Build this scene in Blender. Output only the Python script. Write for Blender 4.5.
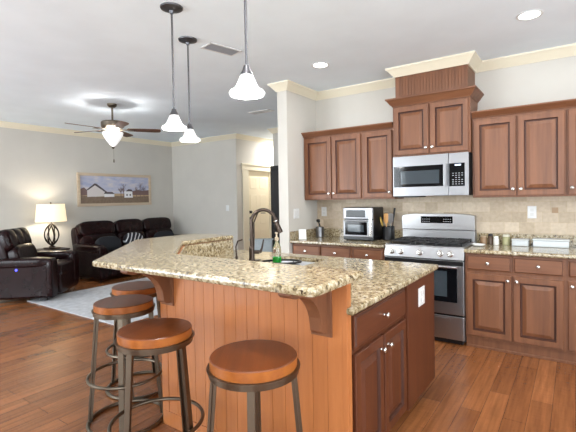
import bpy, bmesh, math, random
from mathutils import Matrix, Vector, Quaternion
random.seed(7)
R = math.radians
for o in list(bpy.data.objects):
    bpy.data.objects.remove(o)
scn = bpy.context.scene
C = scn.collection

# ------------------------------------------------------------------ camera, world, light, exposure
yaw, pit, rol = R(34.832), R(-1.385), R(-1.032)
fv = Vector((-math.sin(yaw)*math.cos(pit), math.cos(yaw)*math.cos(pit), math.sin(pit)))
r0 = Vector((math.cos(yaw), math.sin(yaw), 0)); u0 = r0.cross(fv)
rv = math.cos(rol)*r0 + math.sin(rol)*u0
uv = -math.sin(rol)*r0 + math.cos(rol)*u0
EYE = Vector((0, 0, 1.395)); FPX = 413.2
cam = bpy.data.cameras.new('camera'); camo = bpy.data.objects.new('camera', cam); C.objects.link(camo)
camo.matrix_world = Matrix((( rv.x, uv.x, -fv.x, EYE.x), (rv.y, uv.y, -fv.y, EYE.y), (rv.z, uv.z, -fv.z, EYE.z), (0, 0, 0, 1)))
cam.sensor_fit = 'HORIZONTAL'; cam.sensor_width = 36.0
cam.lens = FPX/576*36.0
cam.shift_y = (208.7-216)/576.0
cam.clip_start = 0.05
scn.camera = camo

world = bpy.data.worlds.new('daylight'); scn.world = world; world.use_nodes = True
wb = world.node_tree.nodes['Background']
wb.inputs[0].default_value = (0.75, 0.86, 1.0, 1); wb.inputs[1].default_value = 1.0

scn.view_settings.view_transform = 'Standard'; scn.view_settings.look = 'None'
scn.view_settings.gamma = 1.0; scn.view_settings.exposure = 0.52
scn.view_settings.use_curve_mapping = False

def area(name, loc, target, sx, sy, power, col=(1, 1, 1)):
    l = bpy.data.lights.new(name, 'AREA'); l.shape = 'RECTANGLE'; l.size = sx; l.size_y = sy
    l.energy = power; l.color = col
    o = bpy.data.objects.new(name, l); C.objects.link(o); o.location = loc
    o.rotation_euler = (Vector(target)-Vector(loc)).to_track_quat('-Z', 'Y').to_euler()
    return o
DAY = (0.87, 0.945, 1.0)
area('window_daylight', (0.2, -2.30, 1.45), (-1.0, 4, 1.8), 3.2, 1.9, 95, DAY)  # lamps at added, unseen windows, there to light the room
area('window_daylight', (-5.4, -2.30, 1.45), (-5.0, 4, 3.0), 3.2, 1.9, 195, DAY)
area('window_daylight', (2.50, 1.3, 1.45), (-1.5, 2.0, 4.2), 3.0, 1.9, 100, DAY)  # added lamp, tilted up to brighten the ceiling

# ------------------------------------------------------------------ mesh builder
class MB:
    def __init__(s):
        s.bm = bmesh.new(); s.mi = 0; s.M = Matrix.Identity(4)
    def _fin(s, verts, faces):
        for v in verts: v.co = s.M @ v.co
        for f in faces: f.material_index = s.mi
    def box(s, x0, x1, y0, y1, z0, z1, bev=0.0, seg=2):
        x0, x1 = min(x0, x1), max(x0, x1); y0, y1 = min(y0, y1), max(y0, y1); z0, z1 = min(z0, z1), max(z0, z1)
        b = bmesh.new()
        vs = [b.verts.new((x, y, z)) for x in (x0, x1) for y in (y0, y1) for z in (z0, z1)]
        for q in ((0, 1, 3, 2), (4, 6, 7, 5), (0, 4, 5, 1), (2, 3, 7, 6), (0, 2, 6, 4), (1, 5, 7, 3)):
            b.faces.new([vs[i] for i in q])
        if bev > 0:
            bmesh.ops.bevel(b, geom=list(b.edges), offset=bev, segments=seg, profile=0.5, affect='EDGES', clamp_overlap=True)
        s.merge(b)
    def merge(s, b):
        mp = {}
        nv = []
        for v in b.verts:
            w = s.bm.verts.new(v.co); mp[v] = w; nv.append(w)
        nf = []
        for f in b.faces:
            try: nf.append(s.bm.faces.new([mp[v] for v in f.verts]))
            except ValueError: pass
        s._fin(nv, nf); b.free()
    def rings(s, rings, cap0=True, cap1=True, closed=True, loop=False):
        b = bmesh.new()
        R_ = [[b.verts.new(p) for p in r] for r in rings]
        n = len(R_[0]); m = len(R_)
        for i in range(m if loop else m-1):
            A, B = R_[i], R_[(i+1) % m]
            for j in range(n if closed else n-1):
                k = (j+1) % n
                try: b.faces.new((A[j], A[k], B[k], B[j]))
                except ValueError: pass
        if cap0 and not loop: b.faces.new(list(reversed(R_[0])))
        if cap1 and not loop: b.faces.new(R_[-1])
        bmesh.ops.recalc_face_normals(b, faces=list(b.faces))
        s.merge(b)
    def lathe(s, prof, c=(0, 0, 0), seg=32, cap0=True, cap1=True):
        rs = []
        for (r, z) in prof:
            r = max(r, 1e-4)
            rs.append([(c[0]+r*math.cos(2*math.pi*k/seg), c[1]+r*math.sin(2*math.pi*k/seg), c[2]+z) for k in range(seg)])
        s.rings(rs, cap0, cap1)
    def tube(s, pts, r, seg=10, closed=False, rr=None, flat=None):
        P = [Vector(p) for p in pts]; n = len(P)
        rs = []; up = None
        for i in range(n):
            if closed: t = P[(i+1) % n]-P[(i-1) % n]
            else: t = P[min(i+1, n-1)]-P[max(i-1, 0)]
            t.normalize()
            if up is None:
                up = Vector((0, 0, 1)) if abs(t.z) < 0.9 else Vector((1, 0, 0))
            a = t.cross(up)
            if a.length < 1e-5: a = t.cross(Vector((0, 1, 0)))
            a.normalize(); bb = a.cross(t).normalized(); up = bb
            rad = rr[i] if rr else r
            ra, rb = (rad, rad) if flat is None else (rad, rad*flat)
            rs.append([tuple(P[i]+a*ra*math.cos(2*math.pi*k/seg)+bb*rb*math.sin(2*math.pi*k/seg)) for k in range(seg)])
        s.rings(rs, True, True, True, closed)
    def ring(s, c, R_, r, seg=48, tseg=10, flat=None, ry=None, ang=0):
        pts = []
        for k in range(seg):
            t = 2*math.pi*k/seg
            x, y = R_*math.cos(t), (ry or R_)*math.sin(t)
            pts.append((c[0]+x*math.cos(ang)-y*math.sin(ang), c[1]+x*math.sin(ang)+y*math.cos(ang), c[2]))
        s.tube(pts, r, tseg, closed=True, flat=flat)
    def bar(s, p, q, w, t, side=(0, 0, 1), bev=0.0):
        p, q = Vector(p), Vector(q); d = (q-p).normalized()
        a = d.cross(Vector(side)).normalized(); b = a.cross(d).normalized()
        M0 = s.M
        L = (q-p).length
        m = Matrix(((a.x, b.x, d.x, p.x), (a.y, b.y, d.y, p.y), (a.z, b.z, d.z, p.z), (0, 0, 0, 1)))
        s.M = M0 @ m
        s.box(-w/2, w/2, -t/2, t/2, 0, L, bev)
        s.M = M0
    def prism(s, poly, z0, z1, axis='z', bev=0.0):
        f = {'z': lambda a, b, c: (a, b, c), 'x': lambda a, b, c: (c, a, b), 'y': lambda a, b, c: (a, c, b)}[axis]
        b = bmesh.new()
        A = [b.verts.new(f(p[0], p[1], z0)) for p in poly]; B = [b.verts.new(f(p[0], p[1], z1)) for p in poly]
        n = len(poly)
        b.faces.new(A); b.faces.new(B)
        for i in range(n): b.faces.new((A[i], A[(i+1) % n], B[(i+1) % n], B[i]))
        bmesh.ops.recalc_face_normals(b, faces=list(b.faces))
        if bev: bmesh.ops.bevel(b, geom=list(b.edges), offset=bev, segments=2, profile=0.5, affect='EDGES', clamp_overlap=True)
        s.merge(b)
    def sell(s, c, a, e1=0.4, e2=0.4, rot=None, nu=32, nv=18):
        def pw(x, e): return math.copysign(abs(x)**e, x)
        rs = []
        M = rot.to_matrix() if isinstance(rot, Quaternion) else (rot or Matrix.Identity(3))
        for j in range(nv+1):
            v = -math.pi/2+math.pi*j/nv
            cv, sv = pw(math.cos(v), e1), pw(math.sin(v), e1)
            if j in (0, nv): cv = 1e-3
            ring = []
            for i in range(nu):
                t = 2*math.pi*i/nu
                p = Vector((a[0]*cv*pw(math.cos(t), e2), a[1]*cv*pw(math.sin(t), e2), a[2]*sv))
                ring.append(tuple(Vector(c)+M @ p))
            rs.append(ring)
        s.rings(rs)
    def sweep(s, path, prof, closed=False):
        """prof: (d, z), d to the right of travel; mitred corners"""
        P = [Vector((p[0], p[1])) for p in path]; n = len(P)
        rs = []
        for i in range(n):
            def nrm(a, b):
                d = (b-a).normalized(); return Vector((d.y, -d.x))
            ns = []
            if i > 0 or closed: ns.append(nrm(P[i-1], P[i]))
            if i < n-1 or closed: ns.append(nrm(P[i], P[(i+1) % n]))
            m = ns[0] if len(ns) == 1 else (ns[0]+ns[1])/(1+ns[0].dot(ns[1]))
            rs.append([(P[i].x+m.x*d, P[i].y+m.y*d, z) for d, z in prof])
        s.rings(rs, True, True, True, closed)
    def slab(s, poly, holes, prof):
        """poly CCW; prof: (inset, z) bottom to top; holes straight"""
        b = bmesh.new()
        def off(pl, d):
            n = len(pl); out = []
            for i in range(n):
                a, p, q = Vector(pl[i-1]), Vector(pl[i]), Vector(pl[(i+1) % n])
                d1, d2 = (p-a).normalized(), (q-p).normalized()
                n1, n2 = Vector((-d1.y, d1.x)), Vector((-d2.y, d2.x))
                m = (n1+n2)/(1+n1.dot(n2)); out.append((p.x+m.x*d, p.y+m.y*d))
            return out
        L = [[b.verts.new((x, y, z)) for x, y in off(poly, i)] for i, z in prof]
        n = len(poly)
        for k in range(len(L)-1):
            for i in range(n): b.faces.new((L[k][i], L[k][(i+1) % n], L[k+1][(i+1) % n], L[k+1][i]))
        z0, z1 = prof[0][1], prof[-1][1]
        H0 = [[b.verts.new((x, y, z0)) for x, y in h] for h in holes]; H1 = [[b.verts.new((x, y, z1)) for x, y in h] for h in holes]
        for a, c in zip(H0, H1):
            m = len(a)
            for i in range(m): b.faces.new((a[(i+1) % m], a[i], c[i], c[(i+1) % m]))
        def cap(loop, hs):
            es = []
            for lp in [loop]+hs:
                for i in range(len(lp)):
                    e = b.edges.get((lp[i], lp[(i+1) % len(lp)])) or b.edges.new((lp[i], lp[(i+1) % len(lp)]))
                    es.append(e)
            bmesh.ops.triangle_fill(b, use_beauty=True, use_dissolve=False, edges=es)
        cap(L[0], H0); cap(L[-1], H1)
        bmesh.ops.recalc_face_normals(b, faces=list(b.faces))
        s.merge(b)
    def rpanel(s, face, a0, a1, b0, b1, base, prof):
        """rectangular rings: prof (inset, depth outward). face '-y','+x','+y','-x'"""
        f = {'-y': lambda a, b, d: (a, base-d, b), '+x': lambda a, b, d: (base+d, a, b),
             '+y': lambda a, b, d: (a, base+d, b), '-x': lambda a, b, d: (base-d, a, b)}[face]
        rs = []
        for i, d in prof:
            rs.append([f(a0+i, b0+i, d), f(a1-i, b0+i, d), f(a1-i, b1-i, d), f(a0+i, b1-i, d)])
        s.rings(rs)
    def build(s, name, mats, parent=None, smooth=26, world=True):
        me = bpy.data.meshes.new(name)
        if parent is not None and world:
            q = parent; off = Vector((0, 0, 0))
            while q: off += q.location; q = q.parent
            bmesh.ops.translate(s.bm, vec=-off, verts=list(s.bm.verts))
        s.bm.to_mesh(me); s.bm.free()
        for m in (mats if isinstance(mats, (list, tuple)) else [mats]): me.materials.append(m)
        if smooth:
            me.polygons.foreach_set('use_smooth', [True]*len(me.polygons))
            me.set_sharp_from_angle(angle=R(smooth))
        o = bpy.data.objects.new(name, me); C.objects.link(o)
        if smooth:
            w = o.modifiers.new('weighted_normal', 'WEIGHTED_NORMAL'); w.weight = 90; w.keep_sharp = True
        if parent is not None: o.parent = parent
        return o

def tag(o, label, cat, group=None, kind=None):
    if label: o['label'] = label
    if cat: o['category'] = cat
    if group: o['group'] = group
    if kind: o['kind'] = kind
    return o
def thing(name, label, cat, loc=(0, 0, 0), rz=0, group=None):
    o = bpy.data.objects.new(name, None); o.empty_display_size = 0.1; C.objects.link(o)
    o.location = loc; o.rotation_euler = (0, 0, rz)
    return tag(o, label, cat, group)
def struct(name, mb, m, smooth=26):
    o = mb.build(name, m, smooth=smooth); o['kind'] = 'structure'; return o
def dup(root, loc, rz, label=None, group=None):
    r = root.copy(); C.objects.link(r); r.location = loc; r.rotation_euler = (0, 0, rz)
    if label: r['label'] = label
    if group: r['group'] = group
    def rec(src, dst):
        for ch in list(src.children):
            c = ch.copy()
            C.objects.link(c); c.parent = dst; rec(ch, c)
    rec(root, r)
    return r

# ------------------------------------------------------------------ materials
def srgb(r, g, b):
    def f(c):
        c /= 255.0
        return c/12.92 if c <= 0.04045 else ((c+0.055)/1.055)**2.4
    return (f(r), f(g), f(b), 1)
def base(name, col, rough=0.5, metal=0.0, spec=0.5):
    m = bpy.data.materials.new(name); m.use_nodes = True
    p = m.node_tree.nodes['Principled BSDF']
    p.inputs['Base Color'].default_value = col; p.inputs['Roughness'].default_value = rough
    p.inputs['Metallic'].default_value = metal; p.inputs['Specular IOR Level'].default_value = spec
    return m, m.node_tree.nodes, m.node_tree.links, p
def N(nd, t, **kw):
    n = nd.new(t)
    for k, v in kw.items(): setattr(n, k, v)
    return n
def coords(nd, lk, scale, kind='Object', rot=(0, 0, 0)):
    tc = N(nd, 'ShaderNodeTexCoord'); mp = N(nd, 'ShaderNodeMapping')
    mp.inputs['Scale'].default_value = scale; mp.inputs['Rotation'].default_value = rot
    lk.new(tc.outputs[kind], mp.inputs['Vector']); return mp.outputs['Vector']
def ramp(nd, stops):
    r = N(nd, 'ShaderNodeValToRGB'); e = r.color_ramp.elements
    while len(e) < len(stops): e.new(0.5)
    for el, (p, c) in zip(e, stops): el.position = p; el.color = c
    return r
def bump(nd, lk, p, h, st, dist=0.01):
    b = N(nd, 'ShaderNodeBump'); b.inputs['Strength'].default_value = st; b.inputs['Distance'].default_value = dist
    lk.new(h, b.inputs['Height']); lk.new(b.outputs['Normal'], p.inputs['Normal'])
def noise(nd, lk, vec, scale, detail=4, rough=0.55):
    n = N(nd, 'ShaderNodeTexNoise'); n.inputs['Scale'].default_value = scale
    n.inputs['Detail'].default_value = detail; n.inputs['Roughness'].default_value = rough
    if vec is not None: lk.new(vec, n.inputs['Vector'])
    return n.outputs['Fac']
def plaster(name, col, st=0.05):
    m, nd, lk, p = base(name, col, 0.85)
    v = coords(nd, lk, (1, 1, 1))
    a = noise(nd, lk, v, 2.5)
    c2 = tuple(x*0.96 for x in col[:3])+(1,)
    r = ramp(nd, [(0.35, c2), (0.65, col)]); lk.new(a, r.inputs[0]); lk.new(r.outputs[0], p.inputs['Base Color'])
    bump(nd, lk, p, noise(nd, lk, v, 90), st, 0.004)
    return m
def paint(name, col, rough=0.4):
    m, nd, lk, p = base(name, col, rough)
    bump(nd, lk, p, noise(nd, lk, coords(nd, lk, (1, 1, 1)), 60), 0.04, 0.003)
    return m
def wood(name, light, dark, axis='z', rough=0.48, sc=1.0, streak=0.5):
    m, nd, lk, p = base(name, light, rough)
    s = {'z': (14*sc, 14*sc, 0.9*sc), 'x': (0.9*sc, 14*sc, 14*sc), 'y': (14*sc, 0.9*sc, 14*sc)}[axis]
    v = coords(nd, lk, s)
    a = noise(nd, lk, v, 1.6, 6, 0.6)
    r = ramp(nd, [(0.5-streak/2, dark), (0.5+streak/2, light)])
    lk.new(a, r.inputs[0]); lk.new(r.outputs[0], p.inputs['Base Color'])
    bump(nd, lk, p, noise(nd, lk, v, 9, 3), 0.06, 0.003)
    p.inputs['Coat Weight'].default_value = 0.08; p.inputs['Coat Roughness'].default_value = 0.3
    return m
def metal(name, col, rough, brushed=None):
    m, nd, lk, p = base(name, col, rough, 1.0)
    if brushed:
        v = coords(nd, lk, brushed)
        a = noise(nd, lk, v, 6, 3)
        mr = N(nd, 'ShaderNodeMapRange'); mr.inputs['To Min'].default_value = rough*0.8; mr.inputs['To Max'].default_value = rough*1.3
        lk.new(a, mr.inputs['Value']); lk.new(mr.outputs[0], p.inputs['Roughness'])
        bump(nd, lk, p, a, 0.03, 0.002)
    else:
        v = coords(nd, lk, (1, 1, 1)); a = noise(nd, lk, v, 40)
        mr = N(nd, 'ShaderNodeMapRange'); mr.inputs['To Min'].default_value = rough*0.8; mr.inputs['To Max'].default_value = rough*1.3
        lk.new(a, mr.inputs['Value']); lk.new(mr.outputs[0], p.inputs['Roughness'])
    return m
def granite(name):
    m, nd, lk, p = base(name, srgb(200, 180, 140), 0.13)
    v = coords(nd, lk, (1, 1, 1), 'Object')
    a = noise(nd, lk, v, 45, 5, 0.7)
    r = ramp(nd, [(0.34, srgb(70, 58, 42)), (0.44, srgb(138, 122, 92)), (0.53, srgb(174, 161, 132)), (0.66, srgb(200, 195, 180))])
    lk.new(a, r.inputs[0])
    big = noise(nd, lk, v, 9, 3)
    rb = ramp(nd, [(0.35, (0.86, 0.84, 0.80, 1)), (0.65, (1.06, 1.04, 1.0, 1))]); lk.new(big, rb.inputs[0])
    mx = N(nd, 'ShaderNodeMix', data_type='RGBA', blend_type='MULTIPLY'); mx.inputs[0].default_value = 1
    lk.new(r.outputs[0], mx.inputs[6]); lk.new(rb.outputs[0], mx.inputs[7])
    sp = noise(nd, lk, v, 60, 3, 0.6)
    rs = ramp(nd, [(0.55, (0, 0, 0, 1)), (0.61, (1, 1, 1, 1))]); lk.new(sp, rs.inputs[0])
    mk = noise(nd, lk, v, 22, 2)
    rk = ramp(nd, [(0.40, (0, 0, 0, 1)), (0.6, (1, 1, 1, 1))]); lk.new(mk, rk.inputs[0])
    mm = N(nd, 'ShaderNodeMath', operation='MULTIPLY'); lk.new(rs.outputs[0], mm.inputs[0]); lk.new(rk.outputs[0], mm.inputs[1])
    mx2 = N(nd, 'ShaderNodeMix', data_type='RGBA'); lk.new(mm.outputs[0], mx2.inputs[0]); lk.new(mx.outputs[2], mx2.inputs[6])
    mx2.inputs[7].default_value = srgb(54, 40, 30)
    lk.new(mx2.outputs[2], p.inputs['Base Color'])
    return m
def floor_mat():
    m, nd, lk, p = base('hickory_planks', srgb(150, 92, 56), 0.3)
    v = coords(nd, lk, (1, 1, 1), 'Object', (0, 0, R(90)))
    br = N(nd, 'ShaderNodeTexBrick'); lk.new(v, br.inputs['Vector'])
    br.offset = 0.37; br.offset_frequency = 2
    br.inputs['Scale'].default_value = 1; br.inputs['Brick Width'].default_value = 0.95; br.inputs['Row Height'].default_value = 0.125
    br.inputs['Mortar Size'].default_value = 0.0012; br.inputs['Mortar Smooth'].default_value = 0.3
    br.inputs['Color1'].default_value = srgb(156, 100, 60); br.inputs['Color2'].default_value = srgb(130, 80, 46)
    br.inputs['Mortar'].default_value = srgb(62, 34, 20)
    g = coords(nd, lk, (26, 1.5, 1))
    a = noise(nd, lk, g, 1.3, 6, 0.62)
    r = ramp(nd, [(0.3, (0.55, 0.50, 0.46, 1)), (0.7, (1.2, 1.18, 1.14, 1))]); lk.new(a, r.inputs[0])
    mx = N(nd, 'ShaderNodeMix', data_type='RGBA', blend_type='MULTIPLY'); mx.inputs[0].default_value = 0.8
    lk.new(br.outputs['Color'], mx.inputs[6]); lk.new(r.outputs[0], mx.inputs[7]); lk.new(mx.outputs[2], p.inputs['Base Color'])
    g2 = coords(nd, lk, (5, 14, 1))
    h = noise(nd, lk, g2, 2.0, 3)
    ad = N(nd, 'ShaderNodeMath', operation='SUBTRACT'); lk.new(h, ad.inputs[0]); lk.new(br.outputs['Fac'], ad.inputs[1])
    bump(nd, lk, p, ad.outputs[0], 0.6, 0.008)
    mr = N(nd, 'ShaderNodeMapRange'); mr.inputs['To Min'].default_value = 0.15; mr.inputs['To Max'].default_value = 0.32
    lk.new(a, mr.inputs['Value']); lk.new(mr.outputs[0], p.inputs['Roughness'])
    return m
def tile_mat():
    m, nd, lk, p = base('travertine_tile', srgb(212, 192, 160), 0.55)
    v = coords(nd, lk, (1, 1, 1), 'Object', (R(-90), 0, 0))
    br = N(nd, 'ShaderNodeTexBrick'); lk.new(v, br.inputs['Vector'])
    br.offset = 0.5; br.inputs['Scale'].default_value = 1
    br.inputs['Brick Width'].default_value = 0.13; br.inputs['Row Height'].default_value = 0.102
    br.inputs['Mortar Size'].default_value = 0.002; br.inputs['Mortar Smooth'].default_value = 0.4
    br.inputs['Color1'].default_value = srgb(206, 191, 170); br.inputs['Color2'].default_value = srgb(178, 161, 138)
    br.inputs['Mortar'].default_value = srgb(190, 172, 142)
    v2 = coords(nd, lk, (1, 1, 1))
    a = noise(nd, lk, v2, 30, 5)
    r = ramp(nd, [(0.35, (0.9, 0.88, 0.86, 1)), (0.65, (1.05, 1.05, 1.05, 1))]); lk.new(a, r.inputs[0])
    mx = N(nd, 'ShaderNodeMix', data_type='RGBA', blend_type='MULTIPLY'); mx.inputs[0].default_value = 0.9
    lk.new(br.outputs['Color'], mx.inputs[6]); lk.new(r.outputs[0], mx.inputs[7]); lk.new(mx.outputs[2], p.inputs['Base Color'])
    iv = N(nd, 'ShaderNodeMath', operation='SUBTRACT'); iv.inputs[0].default_value = 1; lk.new(br.outputs['Fac'], iv.inputs[1])
    bump(nd, lk, p, iv.outputs[0], 0.4, 0.003)
    return m
def emis(name, col, st, basec=None):
    m, nd, lk, p = base(name, basec or col, 0.4)
    p.inputs['Emission Color'].default_value = col; p.inputs['Emission Strength'].default_value = st
    return m
def leather(name, col, rough=0.36):
    m, nd, lk, p = base(name, col, rough, 0.0, 0.2)
    v = coords(nd, lk, (1, 1, 1)); a = noise(nd, lk, v, 7, 3)
    c2 = tuple(x*1.5 for x in col[:3])+(1,)
    r = ramp(nd, [(0.35, col), (0.7, c2)]); lk.new(a, r.inputs[0]); lk.new(r.outputs[0], p.inputs['Base Color'])
    bump(nd, lk, p, noise(nd, lk, v, 140, 2), 0.12, 0.002)
    return m
def fabric(name, col, sc=160, rough=0.9):
    m, nd, lk, p = base(name, col, rough)
    v = coords(nd, lk, (1, 1, 1)); a = noise(nd, lk, v, sc, 2)
    c2 = tuple(x*0.8 for x in col[:3])+(1,)
    r = ramp(nd, [(0.35, c2), (0.65, col)]); lk.new(a, r.inputs[0]); lk.new(r.outputs[0], p.inputs['Base Color'])
    bump(nd, lk, p, a, 0.2, 0.002)
    return m
def glass(name, col=(1, 1, 1, 1), rough=0.02, ior=1.45):
    m, nd, lk, p = base(name, col, rough); p.inputs['Transmission Weight'].default_value = 1.0; p.inputs['IOR'].default_value = ior
    bump(nd, lk, p, noise(nd, lk, coords(nd, lk, (1, 1, 1)), 12), 0.01, 0.001)
    return m

WALL = plaster('greige_wall', srgb(206, 202, 194))
CEIL = plaster('white_ceiling', srgb(238, 248, 255))
CREAM = paint('cream_trim', srgb(232, 223, 200))
CREAMD = paint('cream_door', srgb(242, 230, 202))
FLOOR = floor_mat(); TILE = tile_mat(); GRAN = granite('speckled_granite')
CAB = wood('cherry_cabinet', srgb(132, 85, 55), srgb(98, 59, 37))
CABX = wood('cherry_rail', srgb(132, 85, 55), srgb(98, 59, 37), 'x')
ISL = wood('island_panel', srgb(186, 118, 68), srgb(164, 99, 55), 'z', .32, 2.2, .7)
ISLD = wood('island_cabinet', srgb(98, 50, 23), srgb(74, 34, 14))
GROOVE = wood('dark_groove_line', srgb(82, 44, 28), srgb(60, 31, 20))  # darker wood colour for the groove faces of doors and drawers
DARKIN = paint('cabinet_shadow_gap', srgb(50, 26, 18), 0.7)
STEEL = metal('brushed_steel', (0.42, 0.42, 0.43, 1), 0.3, (1, 40, 40))
STEELM = metal('microwave_steel', (0.27, 0.27, 0.28, 1), 0.36, (1, 40, 40))
STEELV = metal('sink_steel', (0.9, 0.91, 0.93, 1), 0.45)
CHROME = metal('satin_nickel', (0.62, 0.60, 0.57, 1), 0.24)
BRONZE = metal('brushed_bronze', srgb(74, 64, 58), 0.32)
LAMPM = metal('dark_lamp_iron', srgb(48, 42, 38), 0.4)
STOOLM = metal('antique_stool_metal', srgb(110, 100, 87), 0.35)
NICKD = metal('pendant_nickel', srgb(104, 104, 108), 0.4)
SEATW = wood('stool_seat_wood', srgb(120, 61, 23), srgb(80, 38, 14), 'x', 0.34, 0.8)
SEATE = wood('stool_seat_lit_edge', srgb(168, 98, 40), srgb(132, 70, 26), 'x', 0.34, 0.8)  # seat side lighter than the top: window light painted into the wood colour
BLACK = paint('black_enamel', srgb(18, 18, 20), 0.3)
BLACKG = paint('black_glass', srgb(12, 13, 16), 0.06)
BLACKG.node_tree.nodes['Principled BSDF'].inputs['Specular IOR Level'].default_value = 0.22
GREYG = paint('oven_glass', srgb(58, 66, 72), 0.07)
IRON = paint('cast_iron', srgb(26, 26, 28), 0.55)
WHITE = paint('white_plastic', srgb(224, 225, 224), 0.4)
LEATH = leather('espresso_leather', srgb(25, 9, 10), 0.25)
DWOOD = wood('espresso_table_wood', srgb(52, 36, 30), srgb(30, 20, 18), 'x')
RUG = fabric('pale_grey_rug', srgb(200, 202, 206), 12)
GLASS = glass('clear_glass')

# ------------------------------------------------------------------ the room
YW = 4.64; ZC = 2.745
XS = -2.756
mb = MB(); mb.box(-7.9, 2.75, -2.55, 9.65, -0.1, 0.0); struct('floor', mb, FLOOR, 0)
mb = MB(); mb.box(-7.9, 2.75, -2.55, 9.65, ZC, ZC+0.1); struct('ceiling', mb, CEIL, 0)
mb = MB(); mb.box(-7.9, -7.75, -2.55, 6.57, 0, ZC); struct('wall_left', mb, WALL, 0)
mb = MB(); mb.box(-7.75, -5.9, 6.42, 6.57, 0, ZC); struct('wall_living_back', mb, WALL, 0)
DY0, DY1, DZ = 6.79, 7.57, 2.02
mb = MB(); mb.box(-5.9, -5.75, 6.42, DY0, 0, ZC); mb.box(-5.9, -5.75, DY1, 9.5, 0, ZC); mb.box(-5.9, -5.75, DY0, DY1, DZ, ZC)
struct('wall_hall_left', mb, WALL, 0)
mb = MB(); mb.box(-5.9, -4.64, 9.5, 9.65, 0, ZC); struct('wall_hall_end', mb, WALL, 0)
mb = MB(); mb.box(-4.79, -4.64, 6.42, 9.5, 0, ZC); struct('wall_hall_right', mb, WALL, 0)
mb = MB(); mb.box(-4.64, -2.89, 6.42, 6.57, 0, ZC); struct('wall_passage', mb, WALL, 0)
mb = MB(); mb.box(-2.89, XS, 3.97, 6.57, 0, ZC); struct('wall_partition', mb, WALL, 0)
mb = MB(); mb.box(XS, 2.75, YW, YW+0.15, 0, ZC); struct('wall_back', mb, WALL, 0)
# right wall and front wall with unseen window openings added for the light
def wall_open(name, axis, c0, c1, a0, a1, ops):
    mb = MB()
    def bx(p, q, z0, z1):
        if axis == 'x': mb.box(c0, c1, p, q, z0, z1)
        else: mb.box(p, q, c0, c1, z0, z1)
    cur = a0
    for (p, q, z0, z1) in ops:
        bx(cur, p, 0, ZC); bx(p, q, 0, z0); bx(p, q, z1, ZC); cur = q
    bx(cur, a1, 0, ZC)
    struct(name, mb, WALL, 0)
wall_open('wall_right', 'x', 2.6, 2.75, -2.55, YW, [(-0.2, 2.8, 0.5, 2.4)])
wall_open('wall_front', 'y', -2.55, -2.4, -7.75, 2.6, [(-7.0, -3.8, 0.5, 2.4), (-1.4, 1.8, 0.5, 2.4)])
def window(n, axis, c, a0, a1):  # unseen windows, added for the room light
    mb = MB()
    k = 0
    for p, q, z0, z1 in ((a0, a1, 0.5, 0.56), (a0, a1, 2.34, 2.4), (a0, a0+.06, .56, 2.34), (a1-.06, a1, .56, 2.34), ((a0+a1)/2-.03, (a0+a1)/2+.03, .56, 2.34)):
        if axis == 'x': mb.box(c, c+0.05, p, q, z0, z1, .004)
        else: mb.box(p, q, c-0.05, c, z0, z1, .004)
    w = struct('window_%d' % n, mb, CREAM)
    mb = MB()
    for s0, s1 in ((a0+.06, (a0+a1)/2-.03), ((a0+a1)/2+.03, a1-.06)):
        if axis == 'x': mb.box(c+.02, c+.026, s0, s1, .56, 2.34)
        else: mb.box(s0, s1, c-.026, c-.02, .56, 2.34)
    mb.build('pane', GLASS, w)
window(1, 'y', -2.45, -7.0, -3.8); window(2, 'y', -2.45, -1.4, 1.8); window(3, 'x', 2.65, -0.2, 2.8)

# crown moulding, all the way round (travel with the room on the right)
HX0, HX1, HY = -1.565, -0.85, 4.28
CRP = [(0, ZC-.09), (.012, ZC-.09), (.016, ZC-.08), (.03, ZC-.068), (.055, ZC-.036), (.07, ZC-.02), (.078, ZC-.016), (.082, ZC), (0, ZC)]
mb = MB()
mb.sweep([(-7.75, -2.4), (-7.75, 6.42), (-5.75, 6.42), (-5.75, 9.5), (-4.79, 9.5), (-4.79, 6.42), (-2.89, 6.42), (-2.89, 3.97), (XS, 3.97), (XS, YW),
          (HX0, YW), (HX0, HY), (HX1, HY), (HX1, YW), (2.6, YW), (2.6, -2.4)], CRP, closed=True)
struct('trim_1', mb, CREAM)
BBP = [(0, 0), (.014, 0), (.014, .1), (.008, .125), (0, .13)]
mb = MB(); mb.sweep([(-7.75, -2.4), (-7.75, 6.42), (-5.75, 6.42), (-5.75, 6.6)], BBP); struct('baseboard_left', mb, CREAM)
mb = MB(); mb.sweep([(-4.79, 9.5), (-4.79, 6.42), (-2.89, 6.42), (-2.89, 3.97), (XS, 3.97), (XS, 4.01)], BBP); struct('baseboard_passage', mb, CREAM)

# hall door with casing
mb = MB()
xd = -5.79
mb.box(xd-.035, xd, DY0+.012, DY1-.012, .012, DZ-.012, .003)
cw = (DY1-DY0)
for a0, a1 in ((DY0+.10, DY0+cw/2-.045), (DY0+cw/2+.045, DY1-.10)):
    for z0, z1 in ((.2, .72), (.84, 1.5), (1.62, 1.88)):
        mb.rpanel('+x', a0, a1, z0, z1, xd-.001, [(0, 0), (.0, .003), (.012, .008), (.03, .008), (.05, .002), (.052, .002)])
d1 = struct('door_1', mb, CREAMD)
mb = MB()
for z in (.98, 1.12):
    mb.M = Matrix.Translation((xd, DY0+.07, z)) @ Matrix.Rotation(R(90), 4, 'Y')
    mb.lathe([(.03, 0), (.032, .008), (.012, .012), (.012, .035), (.028, .042), (.03, .058), (.02, .068), (.001, .07)], seg=20)
mb.build('door_handle', IRON, d1)
mb = MB()
mb.box(-5.75, -5.73, 6.60, DY0+.0, 0, DZ, .004); mb.box(-5.75, -5.73, DY1, 7.76, 0, DZ, .004)
mb.box(-5.75, -5.725, 6.58, 7.78, DZ, DZ+.10, .004); mb.box(-5.75, -5.705, 6.56, 7.80, DZ+.10, DZ+.14, .006)
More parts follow.
